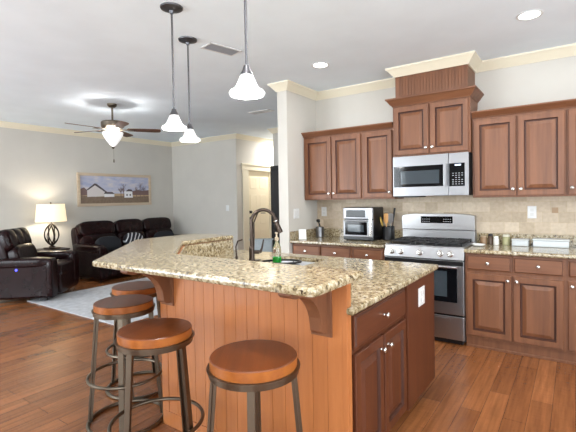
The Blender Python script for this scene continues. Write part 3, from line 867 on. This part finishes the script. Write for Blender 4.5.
mb = MB(); mb.tube([(-2.61, 4.47, ZI+.015), (-2.632, 4.465, ZI+.16), (-2.645, 4.46, ZI+.20)], .009, 10); mb.build('handle', BLACK, t)
mb = MB(); mb.sell((-2.645, 4.46, ZI+.205), (.026, .012, .02), .7, .7); mb.build('head', BLACK, t)
t = thing('tablet_card', 'small white card display leaning on the partition wall end of the counter', 'card', (-2.66, 4.15, ZI))
mb = MB(); mb.M = Matrix.Translation((-2.675, 4.14, ZI)) @ Matrix.Rotation(R(40), 4, 'Z') @ Matrix.Rotation(R(-10), 4, 'X')
mb.box(-.045, .045, -.006, .006, .006, .12, .004); mb.build('face', WHITE, t)
mb = MB(); mb.M = Matrix.Translation((-2.675, 4.14, ZI)) @ Matrix.Rotation(R(40), 4, 'Z')
mb.box(-.045, .045, -.012, .05, 0, .012, .003); mb.build('foot', WHITE, t)

# counter things, right
CER = paint('white_ceramic', srgb(236, 238, 238), .15)
t = thing('spoon_rest', 'small pale glass dish on the right counter next to the range', 'dish', (-.765, 4.29, ZI))
mb = MB(); mb.lathe([(.03, 0), (.05, .006), (.062, .02), (.058, .02), (.046, .01), (.001, .007)], (-.765, 4.29, ZI), 28, True, False); mb.build('dish', CER, t)
def jar(label, x, y, r, h, mat, lidm, fill=None):
    t = thing('spice_jar', label, 'jar', (x, y, ZI), group='little jars beside the range')
    mb = MB(); mb.lathe([(r*.9, 0), (r, .004), (r, h*.72), (r*.8, h*.8)], (x, y, ZI), 20); mb.build('glass_body', mat, t)
    mb = MB(); mb.lathe([(r*.82, h*.8), (r*.86, h*.82), (r*.86, h), (.001, h+.002)], (x, y, ZI), 20); mb.build('lid', lidm, t)
jar('short glass jar with brown lid nearest the range', -.755, 4.50, .035, .085, paint('brown_spice', srgb(140, 112, 84), .2), paint('tan_lid', srgb(150, 130, 104)))
jar('pepper grinder with dark top on the right counter', -.69, 4.49, .024, .105, paint('pepper', srgb(84, 66, 52), .2), BLACK)
jar('clear shaker with steel top in the row beside the range', -.635, 4.46, .026, .085, paint('salt', srgb(216, 214, 208), .15), STEELV)
jar('green-tinted jar rightmost in the row beside the range', -.555, 4.52, .036, .10, paint('olive_glass', srgb(160, 158, 120), .15), paint('pale_lid', srgb(200, 196, 180)))
def tub(label, x0, x1, y0, y1, h, mat, gl):
    t = thing('storage_box', label, 'box', ((x0+x1)/2, (y0+y1)/2, ZI), group='pale boxes on the right counter')
    mb = MB(); mb.box(x0, x1, y0, y1, ZI, ZI+h*.78, .008); mb.build('tub', mat, t)
    mb = MB(); mb.box(x0-.004, x1+.004, y0-.004, y1+.004, ZI+h*.78, ZI+h, .006); mb.build('lid', gl, t)
CLR = paint('frosted_plastic', srgb(192, 197, 199), .2)
tub('small clear plastic box on the right counter, left of the long white one', -.50, -.36, 4.44, 4.56, .065, CLR, paint('grey_lid', srgb(190, 194, 196), .25))
tub('long white lidded box on the right counter under the outlet', -.325, -.045, 4.44, 4.57, .075, CLR, CLR)

# ------------------------------------------------------------------ bar stools
def make_stool(label):
    t = thing('bar_stool', label, 'stool', (0, 0, 0), group='bar stools')
    zt = .765; zr = zt-.048
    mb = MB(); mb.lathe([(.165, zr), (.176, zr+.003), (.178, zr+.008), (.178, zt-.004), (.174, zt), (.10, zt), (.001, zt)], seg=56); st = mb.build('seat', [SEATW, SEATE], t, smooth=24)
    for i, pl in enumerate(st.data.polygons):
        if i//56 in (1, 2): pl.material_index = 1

    mb = MB(); mb.lathe([(.170, zr-.024), (.182, zr-.024), (.183, zr-.002), (.190, zr+.0), (.190, zr+.005), (.181, zr+.006), (.160, zr), (.160, zr-.018)], seg=56); 
    mb.build('seat_ring', STOOLM, t)
    for k in range(4):
        a = R(90*k); c, s = math.cos(a), math.sin(a)
        mb = MB()
        mb.bar((.168*c, .168*s, zr-.022), (.225*c, .225*s, 0.012), .030, .012, (c, s, 0), .002)
        mb.bar((.157*c, .157*s, zr-.022), (.214*c, .214*s, 0.012), .007, .018, (c, s, 0), .001)
        mb.build('leg', STOOLM, t)
    mb = MB(); mb.ring((0, 0, .30), .222, .0095, 64, 12); mb.build('foot_ring', STOOLM, t)
    mb = MB(); mb.ring((0, 0, .011), .228, .011, 64, 12); mb.build('floor_ring', STOOLM, t)
    return t
spots = [(-1.078, 1.284, 'bar stool nearest the right corbel with its wooden seat cut off by the bottom edge'),
         (-1.717, 1.292, 'bar stool with bright orange-brown seat standing second from the right at the bar'),
         (-2.362, 1.546, 'bar stool with greyish brown seat third along, beside the bar corner'),
         (-2.705, 1.885, 'bar stool farthest from camera, tucked under the angled bar end')]
proto = None
for (x, y, lab) in spots:
    ang = math.atan2(y, x)+R(180)-R({0: 4, 1: 42, 2: 8, 3: 30}[spots.index((x, y, lab))])
    if proto is None: proto = make_stool(lab); proto.location = (x, y, 0); proto.rotation_euler = (0, 0, ang)
    else: dup(proto, (x, y, 0), ang, lab)

# ------------------------------------------------------------------ pendants, ceiling lights, vents
SHADE = emis('lit_frosted_glass', (1.0, .98, .95, 1), .5, (.95, .95, .95, 1))
def pendant(x, y, label):
    t = thing('pendant_light', label, 'pendant lamp', (x, y, ZC), group='pendant lights over the bar')
    mb = MB(); mb.lathe([(.078, ZC), (.076, ZC-.010), (.05, ZC-.020), (.018, ZC-.026), (.012, ZC-.045), (.001, ZC-.046)], (x, y, 0), 32); mb.build('canopy', NICKD, t)
    zb = 1.895
    mb = MB(); mb.tube([(x, y, ZC-.04), (x, y, zb+.145)], .0065, 10); mb.build('rod', NICKD, t)
    mb = MB(); mb.lathe([(.008, zb+.148), (.014, zb+.143), (.020, zb+.125), (.031, zb+.104), (.033, zb+.098), (.001, zb+.098)], (x, y, 0), 24); mb.build('socket_cap', NICKD, t)
    mb = MB(); mb.lathe([(.028, zb+.100), (.032, zb+.094), (.041, zb+.072), (.053, zb+.046), (.064, zb+.032), (.080, zb+.024), (.087, zb+.015), (.086, zb+.006), (.080, zb+.0), (.076, zb+.002), (.080, zb+.010), (.076, zb+.018), (.060, zb+.026), (.049, zb+.042), (.037, zb+.070), (.026, zb+.090)], (x, y, 0), 36, False, False)
    mb.build('glass_shade', SHADE, t)
    l = bpy.data.lights.new('pendant_bulb', 'POINT'); l.energy = 7; l.color = (1, .975, .945); l.shadow_soft_size = .03
    o = bpy.data.objects.new('pendant_bulb', l); C.objects.link(o); o.parent = t; o.location = (0, 0, zb+.012-ZC)
    return t
pendant(-2.313, 1.945, 'pendant lamp on the left whose ceiling plate shows highest in view')
pendant(-2.67, 2.408, 'pendant lamp farthest from camera, lowest of the three in the picture')
pendant(-1.30, 1.54, 'nearest and largest pendant lamp, its ceiling plate out of frame')
LENS = emis('can_lens', (1, .96, .9, 1), 9, (1, 1, 1, 1))
def can(x, y, label, e=3.5):
    t = thing('recessed_light', label, 'ceiling light', (x, y, ZC), group='recessed ceiling lights')
    mb = MB(); mb.lathe([(.09, ZC), (.09, ZC-.004), (.082, ZC-.007), (.07, ZC-.004), (.07, ZC)], (x, y, 0), 36, False, False); mb.build('trim_ring', WHITE, t)
    mb = MB(); mb.lathe([(.07, ZC-.002), (.001, ZC-.003)], (x, y, 0), 36, False, True); mb.build('lens', LENS, t)
    l = bpy.data.lights.new('can_lamp', 'AREA'); l.shape = 'DISK'; l.size = .13; l.energy = e; l.color = (1, .975, .945)
    o = bpy.data.objects.new('can_lamp', l); C.objects.link(o); o.parent = t; o.location = (0, 0, -.012)
can(-.282, 3.635, 'recessed ceiling light over the right counter near the frame top')
can(-2.122, 3.672, 'recessed ceiling light in front of the partition crown')
can(-.9, 1.0, 'added recessed ceiling light overhead near the camera, out of frame', 16)  # added downlight, unseen, brightens floor and counters
can(.9, 3.2, 'added recessed ceiling light, unseen beyond the right edge of the picture', 5)
can(-5.34, 7.6, 'recessed ceiling light inside the hall, hidden behind the partition', 20)
can(.6, .6, 'added recessed ceiling light, unseen behind the camera on the right', 14)
can(-1.1, 2.6, 'added recessed ceiling light over the island, out of frame above', 14)
def vent(x, y, w, l, rz, label):
    t = thing('ceiling_vent', label, 'vent', (x, y, ZC), rz, group='ceiling vents')
    mb = MB(); s = .016
    mb.box(-l/2, l/2, -w/2, -w/2+s, -.008, 0, .002); mb.box(-l/2, l/2, w/2-s, w/2, -.008, 0, .002); mb.box(-l/2, -l/2+s, -w/2, w/2, -.008, 0, .002); mb.box(l/2-s, l/2, -w/2, w/2, -.008, 0, .002)
    mb.build('frame', WHITE, t, world=False)
    mb = MB(); n = 9
    for k in range(n):
        yy = -w/2+s+(w-2*s)*(k+.5)/n
        mb.box(-l/2+s, l/2-s, yy-.005, yy+.004, -.007, -.001)
    mb.build('louvres', paint('louvre_grey', srgb(158, 160, 166)), t, world=False)
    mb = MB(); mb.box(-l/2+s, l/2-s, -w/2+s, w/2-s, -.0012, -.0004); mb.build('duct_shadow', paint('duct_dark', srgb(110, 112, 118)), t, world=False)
vent(-2.60, 2.74, .17, .33, R(77), 'white louvred ceiling vent between the pendants')
vent(-3.97, 5.03, .16, .40, R(0), 'distant white ceiling vent near the partition crown')

# ------------------------------------------------------------------ ceiling fan
def make_fan(x, y):
    t = thing('ceiling_fan', 'five-blade ceiling fan with lit glass bowl over the living room', 'ceiling fan', (x, y, ZC))
    mb = MB(); mb.lathe([(.062, ZC), (.06, ZC-.025), (.042, ZC-.045), (.02, ZC-.05)], (x, y, 0), 28); mb.build('canopy', STOOLM, t)
    mb = MB(); mb.tube([(x, y, ZC-.05), (x, y, 2.50)], .013, 12); mb.build('downrod', STOOLM, t)
    mb = MB(); mb.lathe([(.03, 2.515), (.13, 2.505), (.15, 2.49), (.15, 2.43), (.12, 2.405), (.06, 2.395), (.001, 2.395)], (x, y, 0), 40); mb.build('motor', STOOLM, t)
    mb = MB(); mb.lathe([(.07, 2.394), (.075, 2.385), (.075, 2.345), (.001, 2.345)], (x, y, 0), 28); mb.build('light_collar', WHITE, t)
    mb = MB(); mb.lathe([(.13, 2.355), (.138, 2.35), (.128, 2.315), (.085, 2.24), (.045, 2.185), (.012, 2.155), (.010, 2.16), (.04, 2.195), (.078, 2.245), (.12, 2.315), (.132, 2.345)], (x, y, 0), 40, False, False)
    mb.build('glass_bowl', emis('fan_bowl_glass', (1, .98, .96, 1), .4, (.95, .95, .95, 1)), t)
    mb = MB(); mb.lathe([(.02, 2.155), (.022, 2.145), (.012, 2.13), (.001, 2.125)], (x, y, 0), 16); mb.build('finial', STOOLM, t)
    mb = MB(); mb.tube([(x+.01, y, 2.135), (x+.01, y, 1.985)], .0016, 6); mb.lathe([(.004, 1.985), (.009, 1.975), (.009, 1.945), (.003, 1.935)], (x+.01, y, 0), 10); mb.build('pull_chain', STOOLM, t)
    bw = wood('blade_wood', srgb(110, 72, 50), srgb(76, 50, 38), 'x')
    a0 = math.atan2(rv.y, rv.x)
    bm_ = None
    for k in range(5):
        mb = MB(); a = a0+R(18+72*k)
        M = Matrix.Translation((x, y, 2.395)) @ Matrix.Rotation(a, 4, 'Z') @ Matrix.Rotation(R(-11), 4, 'X')
        mb.M = M
        mb.prism([(.20, -.050), (.57, -.064), (.625, -.052), (.64, 0), (.625, .052), (.57, .064), (.20, .050), (.18, 0)], -.004, .004, 'z', .002)
        b = mb.build('blade', bw, t)
        mb = MB(); mb.M = Matrix.Translation((x, y, 2.392)) @ Matrix.Rotation(a, 4, 'Z')
        mb.box(.09, .23, -.018, .018, -.006, .006, .002); mb.box(.20, .27, -.04, .04, -.0095, -.005, .002)
        mb.build('blade_iron', STOOLM, b)
    l = bpy.data.lights.new('fan_bulb', 'POINT'); l.energy = 25; l.color = (1, .97, .95); l.shadow_soft_size = .07
    o = bpy.data.objects.new('fan_bulb', l); C.objects.link(o); o.parent = t; o.location = (0, 0, 2.26-ZC)
make_fan(-5.248, 3.336)

# ------------------------------------------------------------------ living room
mb = MB(); mb.box(-6.42, -4.2, 2.67, 5.9, 0, .010, .003); o = mb.build('area_rug', RUG); tag(o, 'pale grey area rug on the wood floor before the sofa', 'rug')

# painting
def make_painting():
    y0, y1, z0, z1 = 4.15, 5.80, 1.315, 1.965; xw = -7.75
    t = thing('framed_painting', 'wide framed farm landscape painting over the sofa', 'painting', (xw, (y0+y1)/2, z0))
    fw = .055
    mb = MB()
    for a0, a1, b0, b1 in ((y0, y1, z0, z0+fw), (y0, y1, z1-fw, z1), (y0, y0+fw, z0+fw, z1-fw), (y1-fw, y1, z0+fw, z1-fw)):
        mb.box(xw, xw+.03, a0, a1, b0, b1, .004)
    mb.build('frame', wood('pale_frame_wood', srgb(212, 194, 170), srgb(190, 168, 142), 'y'), t)
    cy0, cy1, cz0, cz1 = y0+fw, y1-fw, z0+fw, z1-fw
    W, Hh = cy1-cy0, cz1-cz0
    # sky
    m, nd, lk, p = base('painted_sky', srgb(160, 170, 205), .7)
    v = coords(nd, lk, (1, 2, 6)); a = noise(nd, lk, v, 2, 4)
    rr = ramp(nd, [(.35, srgb(166, 174, 204)), (.55, srgb(194, 194, 210)), (.7, srgb(216, 208, 206))]); lk.new(a, rr.inputs[0]); lk.new(rr.outputs[0], p.inputs['Base Color'])
    field = fabric('painted_field', srgb(136, 116, 98), 25, .7); tan = paint('painted_far_field', srgb(186, 160, 128), .7)
    bwall = paint('painted_barn', srgb(216, 208, 206), .7); roof = paint('painted_roof', srgb(86, 76, 80), .7); tree = paint('painted_trees', srgb(124, 100, 96), .7); wht = paint('painted_white', srgb(236, 236, 238), .7)
    mb = MB()
    def poly(mi, pts, lay):
        mb.mi = mi
        mb.prism([(cy0+p_[0]*W, cz0+p_[1]*Hh) for p_ in pts], xw+.008, xw+.010+.0004*lay, 'x')
    poly(0, [(0, 0), (1, 0), (1, 1), (0, 1)], 0)
    poly(2, [(0, .25), (1, .22), (1, .32), (.6, .36), (.3, .36), (0, .30)], 1)
    poly(5, [(0, .3), (0, .52), (.05, .58), (.1, .46), (.1, .3)], 2)
    poly(5, [(.73, .3), (.74, .46), (.82, .5), (.9, .47), (1, .5), (1, .3)], 2)
    poly(1, [(0, 0), (1, 0), (1, .26), (.8, .24), (.5, .27), (.2, .24), (0, .3)], 3)
    poly(3, [(.09, .24), (.09, .50), (.19, .70), (.33, .40), (.34, .26)], 4)
    poly(4, [(.08, .49), (.19, .73), (.215, .72), (.37, .40), (.35, .38), (.195, .66), (.10, .48)], 5)
    poly(6, [(.32, .23), (.32, .36), (.38, .40), (.46, .34), (.46, .24)], 5)
    poly(4, [(.31, .35), (.33, .42), (.43, .42), (.47, .34)], 6)
    poly(6, [(.61, .2), (.61, .44), (.67, .50), (.73, .44), (.74, .2)], 5)
    poly(4, [(.63, .44), (.67, .53), (.72, .52), (.745, .43), (.70, .45)], 6)
    for k in range(2): poly(4, [(.64+.05*k, .27), (.66+.05*k, .27), (.66+.05*k, .34), (.64+.05*k, .34)], 7)
    rnd = random.Random(4)
    for tx, hh in ((.60, .72), (.86, .78), (.92, .66), (.8, .62), (.56, .55)):
        poly(5, [(tx-.004, .24), (tx+.004, .24), (tx+.002, hh), (tx-.002, hh)], 6)
        for q in range(9):
            a = rnd.uniform(-.05, .05); b = rnd.uniform(.36, hh-.12)
            poly(5, [(tx, b), (tx+.003, b+.005), (tx+a+.002, b+.16), (tx+a-.001, b+.16)], 6)
    mb.build('canvas', [m, field, tan, bwall, roof, tree, wht], t, smooth=0)
make_painting()

# reclining sofa
def seat_unit(mb, cy, w, xb=0.0):
    """local: faces +x, back at x=0; w across y"""
    mb.sell((.60, cy, .40), (.36, w/2-.004, .105), .35, .28)
def make_sofa():
    X0 = -7.70; Y0, Y1 = 3.93, 6.15
    t = thing('leather_sofa', 'long dark brown leather reclining sofa under the painting', 'sofa', (X0, (Y0+Y1)/2, 0))
    aw = .16; n = 3; sw = (Y1-Y0-2*aw)/n
    mb = MB(); mb.box(X0+.12, X0+.90, Y0+.06, Y1-.06, .04, .34, .02); mb.build('frame', LEATH, t)
    for i in range(n):
        cy = Y0+aw+sw*(i+.5)
        mb = MB(); mb.sell((X0+.62, cy, .385), (.36, sw/2-.004, .11), .35, .25); mb.build('seat', LEATH, t)
        mb = MB(); mb.sell((X0+.93, cy, .22), (.035, sw/2-.01, .155), .4, .25); mb.build('footrest', LEATH, t)
        q = Quaternion((0, 1, 0), R(-14))
        mb = MB()
        ex = .05 if i != 1 else 0.0; sg = -1 if i == 0 else 1
        mb.sell((X0+.27, cy+sg*ex, .60), (.125, sw/2-.004+ex, .20), .5, .3, q)
        mb.sell((X0+.20, cy+sg*ex, .88), (.115, sw/2-.006+ex, .155), .55, .3, q)
        mb.sell((X0+.16, cy+sg*ex, .70), (.08, sw/2-.004+ex, .30), .4, .3, q)
        mb.build('backrest', LEATH, t)
    for s, cy in ((-1, Y0+aw/2), (1, Y1-aw/2)):
        mb = MB(); mb.box(X0+.12, X0+1.0, cy-aw/2+.008, cy+aw/2-.008, .04, .56, .03, 3)
        mb.sell((X0+.56, cy, .575), (.46, aw/2+.012, .075), .5, .45)
        mb.sell((X0+1.0, cy, .33), (.04, aw/2+.008, .28), .4, .45)
        mb.build('arm', LEATH, t)
    # raised wing of the back at the near end
    mb = MB(); mb.sell((X0+.14, Y0+.10, .66), (.10, .07, .28), .5, .5, Quaternion((0, 1, 0), R(-12))); mb.build('back_wing', LEATH, t)
    mb = MB()
    for x in (X0+.18, X0+.86):
        for y in (Y0+.12, Y1-.12): mb.lathe([(.025, 0), (.03, .05)], (x, y, 0), 12)
    mb.build('feet', BLACK, t)
make_sofa()
NAVY = fabric('black_pillow', srgb(22, 26, 34), 120)
q = Quaternion((0, 1, 0), R(-28)) 
mb = MB(); mb.sell((-7.20, 4.42, .60), (.085, .24, .16), .8, .45, q); o = mb.build('throw_pillow', NAVY)
tag(o, 'black throw pillow lying on the near seat of the sofa', 'pillow')
def stripe():
    m, nd, lk, p = base('black_white_pattern', srgb(30, 34, 44), .9)
    v = coords(nd, lk, (1, 1, 1), 'Object', (R(40), 0, 0)); w = N(nd, 'ShaderNodeTexWave'); w.bands_direction = 'Y'
    w.inputs['Scale'].default_value = 5; w.inputs['Distortion'].default_value = 2.0; lk.new(v, w.inputs['Vector'])
    r = ramp(nd, [(.74, srgb(22, 25, 34)), (.84, srgb(205, 205, 210))]); lk.new(w.outputs['Fac'], r.inputs[0]); lk.new(r.outputs[0], p.inputs['Base Color'])
    return m
mb = MB(); mb.sell((-7.19, 4.96, .62), (.075, .21, .17), .8, .45, q); o = mb.build('throw_pillow', stripe())
tag(o, 'black pillow with white zigzag stripes on the middle sofa seat', 'pillow')
mb = MB(); mb.sell((-7.13, 5.66, .62), (.085, .24, .15), .8, .45, q); o = mb.build('throw_pillow', NAVY)
tag(o, 'dark throw pillow on the far seat of the sofa', 'pillow')

# recliner, angled to the room
def make_recliner():
    t = thing('recliner', 'dark brown leather power recliner at the left edge, lit blue button on its side', 'recliner', (-6.68, 2.87, 0), R(42))
    W = 1.02; aw = .22
    def B(mb, nm, m=LEATH, p=None, sm=32): return mb.build(nm, m, p or t, sm, world=False)
    mb = MB(); mb.box(-.42, .40, -W/2+.05, W/2-.05, .06, .34, .02); B(mb, 'frame')
    mb = MB(); mb.sell((.14, 0, .41), (.36, W/2-aw+.005, .11), .35, .25); B(mb, 'seat')
    mb = MB(); mb.sell((.45, 0, .23), (.045, W/2-aw, .16), .4, .25); B(mb, 'footrest')
    q = Quaternion((0, 1, 0), R(-17))
    mb = MB(); mb.sell((-.17, 0, .58), (.15, W/2-aw+.01, .21), .5, .3, q)
    for sy in (-.19, 0, .19): mb.sell((-.27, sy, .85), (.14, .14, .17), .55, .6, q)
    mb.sell((-.31, 0, .71), (.12, W/2-aw+.05, .28), .4, .3, q); B(mb, 'backrest')
    for s in (-1, 1):
        cy = s*(W/2-aw/2)
        mb = MB(); mb.box(-.48, .44, cy-aw/2+.012, cy+aw/2-.012, .075, .55, .03, 3)
        mb.sell((-.02, cy, .565), (.48, aw/2+.006, .07), .5, .45)
        mb.sell((.44, cy, .34), (.045, aw/2+.003, .28), .4, .45)
        a = B(mb, 'arm')
        if s < 0:
            mb = MB(); mb.M = Matrix.Translation((.02, cy-aw/2+.013, .475)) @ Matrix.Rotation(R(90), 4, 'X')
            mb.lathe([(.022, 0), (.022, .004), (.018, .006)], seg=20); bz = B(mb, 'button_plate', BLACK, a)
            mb = MB(); mb.M = Matrix.Translation((.02, cy-aw/2+.007, .475)) @ Matrix.Rotation(R(90), 4, 'X')
            mb.lathe([(.013, 0), (.013, .002), (.001, .003)], seg=16); o = B(mb, 'lit_button', emis('blue_led', srgb(60, 60, 255), 5), a); o['label'] = 'glowing blue power button'
    mb = MB()
    for x in (-.34, .30):
        for y in (-.36, .36): mb.box(x-.05, x+.05, y-.02, y+.02, 0 if x < 0 else .011, .07, .004)
    B(mb, 'feet', BLACK)
make_recliner()

# end table and lamp
TX, TY = -7.45, 3.52
t = thing('end_table', 'dark end table between the recliner and the sofa', 'table', (TX, TY, 0))
mb = MB(); mb.box(TX-.21, TX+.21, TY-.21, TY+.21, .575, .605, .006); mb.build('table_top', DWOOD, t)
mb = MB(); mb.box(TX-.19, TX+.19, TY-.19, TY+.19, .50, .575); mb.build('apron', DWOOD, t)
for sx in (-1, 1):
    for sy in (-1, 1):
        mb = MB(); mb.box(TX+sx*.175-.02, TX+sx*.175+.02, TY+sy*.175-.02, TY+sy*.175+.02, 0, .50, .003); mb.build('leg', DWOOD, t)
LXp, LYp = -7.42, 3.51
t = thing('table_lamp', 'lit table lamp with cream drum shade and open cage base on the end table', 'lamp', (LXp, LYp, .605))
mb = MB(); mb.box(LXp-.10, LXp+.10, LYp-.10, LYp+.10, .605, .63, .004); mb.lathe([(.05, .63), (.05, .645), (.02, .66), (.012, .68)], (LXp, LYp, 0), 20); mb.build('base', BRONZE, t)
mb = MB()
for k in range(8):
    a = R(45*k+15); pts = []
    for i in range(17):
        s_ = i/16; rr_ = .012+.105*math.sin(math.pi*s_)**.8; tw = a+.5*math.sin(math.pi*s_)
        pts.append((LXp+rr_*math.cos(tw), LYp+rr_*math.sin(tw), .665+.37*s_))
    mb.tube(pts, .010, 8)
for k in range(3):
    a = R(120*k); pts = []
    for i in range(13):
        s_ = i/12; rr_ = .008+.06*math.sin(math.pi*s_)
        pts.append((LXp+rr_*math.cos(a), LYp+rr_*math.sin(a), .67+.30*s_))
    mb.tube(pts, .006, 8)
mb.build('cage', LAMPM, t)
mb = MB(); mb.tube([(LXp, LYp, 1.02), (LXp, LYp, 1.385)], .007, 10); mb.lathe([(.012, 1.385), (.014, 1.395), (.004, 1.41)], (LXp, LYp, 0), 12)
for k in range(3): mb.tube([(LXp, LYp, 1.362), (LXp+.21*math.cos(R(120*k)), LYp+.21*math.sin(R(120*k)), 1.362)], .003, 6)
mb.build('stem', BRONZE, t)
def shade_mat():
    m, nd, lk, p = base('cream_linen_shade', srgb(240, 228, 200), .9)
    p.inputs['Emission Color'].default_value = srgb(255, 232, 190); p.inputs['Emission Strength'].default_value = .55
    bump(nd, lk, p, noise(nd, lk, coords(nd, lk, (1, 1, 1)), 200), .15, .002)
    return m
mb = MB(); mb.lathe([(.24, 1.075), (.212, 1.375), (.209, 1.375), (.237, 1.075), (.24, 1.075)], (LXp, LYp, 0), 48, False, False); mb.build('lamp_shade', shade_mat(), t)
l = bpy.data.lights.new('lamp_bulb', 'POINT'); l.energy = 9; l.color = (1, .93, .83); l.shadow_soft_size = .04
o = bpy.data.objects.new('lamp_bulb', l); C.objects.link(o); o.parent = t; o.location = (0, 0, 1.2-.605)

# passage: black cabinet at the hall corner, grey-blue chair behind the faucet
t = thing('tall_cabinet', 'tall black cabinet against the passage wall behind the partition', 'cabinet', (-4.2, 6.3, 0))
mb = MB(); mb.box(-4.585, -3.65, 6.05, 6.40, 0.06, 2.0, .006); mb.box(-4.56, -3.68, 6.08, 6.38, 0, .06); mb.build('body', BLACK, t)
for a0, a1 in ((-4.575, -4.125), (-4.115, -3.66)):
    mb = MB(); mb.rpanel('-y', a0, a1, .08, 1.98, 6.05, [(0, 0), (0, .018), (.06, .018), (.07, .01), (.08, .01)]); mb.build('door', BLACK, t)
BLU = fabric('grey_blue_fabric', srgb(176, 187, 192), 120)
cx_, cy_ = -3.93, 4.92
t = thing('side_chair', 'pale grey-blue chair seen behind the faucet', 'chair', (cx_, cy_, 0), yaw)
mb = MB(); mb.box(-.17, .17, -.02, .03, .50, .785, .02, 3); mb.build('backrest', BLU, t, world=False)
mb = MB(); mb.box(-.185, .185, -.025, .035, .772, .795, .01, 3); mb.build('top_rail', BLU, t, world=False)
mb = MB(); mb.box(-.21, .21, .0, .42, .40, .47, .025, 3); mb.build('seat', BLU, t, world=False)
for x in (-.18, .18):
    for y in (.02, .38):
        mb = MB(); mb.box(x-.018, x+.018, y-.018, y+.018, 0, .42 if y > .1 else .52, .003); mb.build('leg', DWOOD, t, world=False)
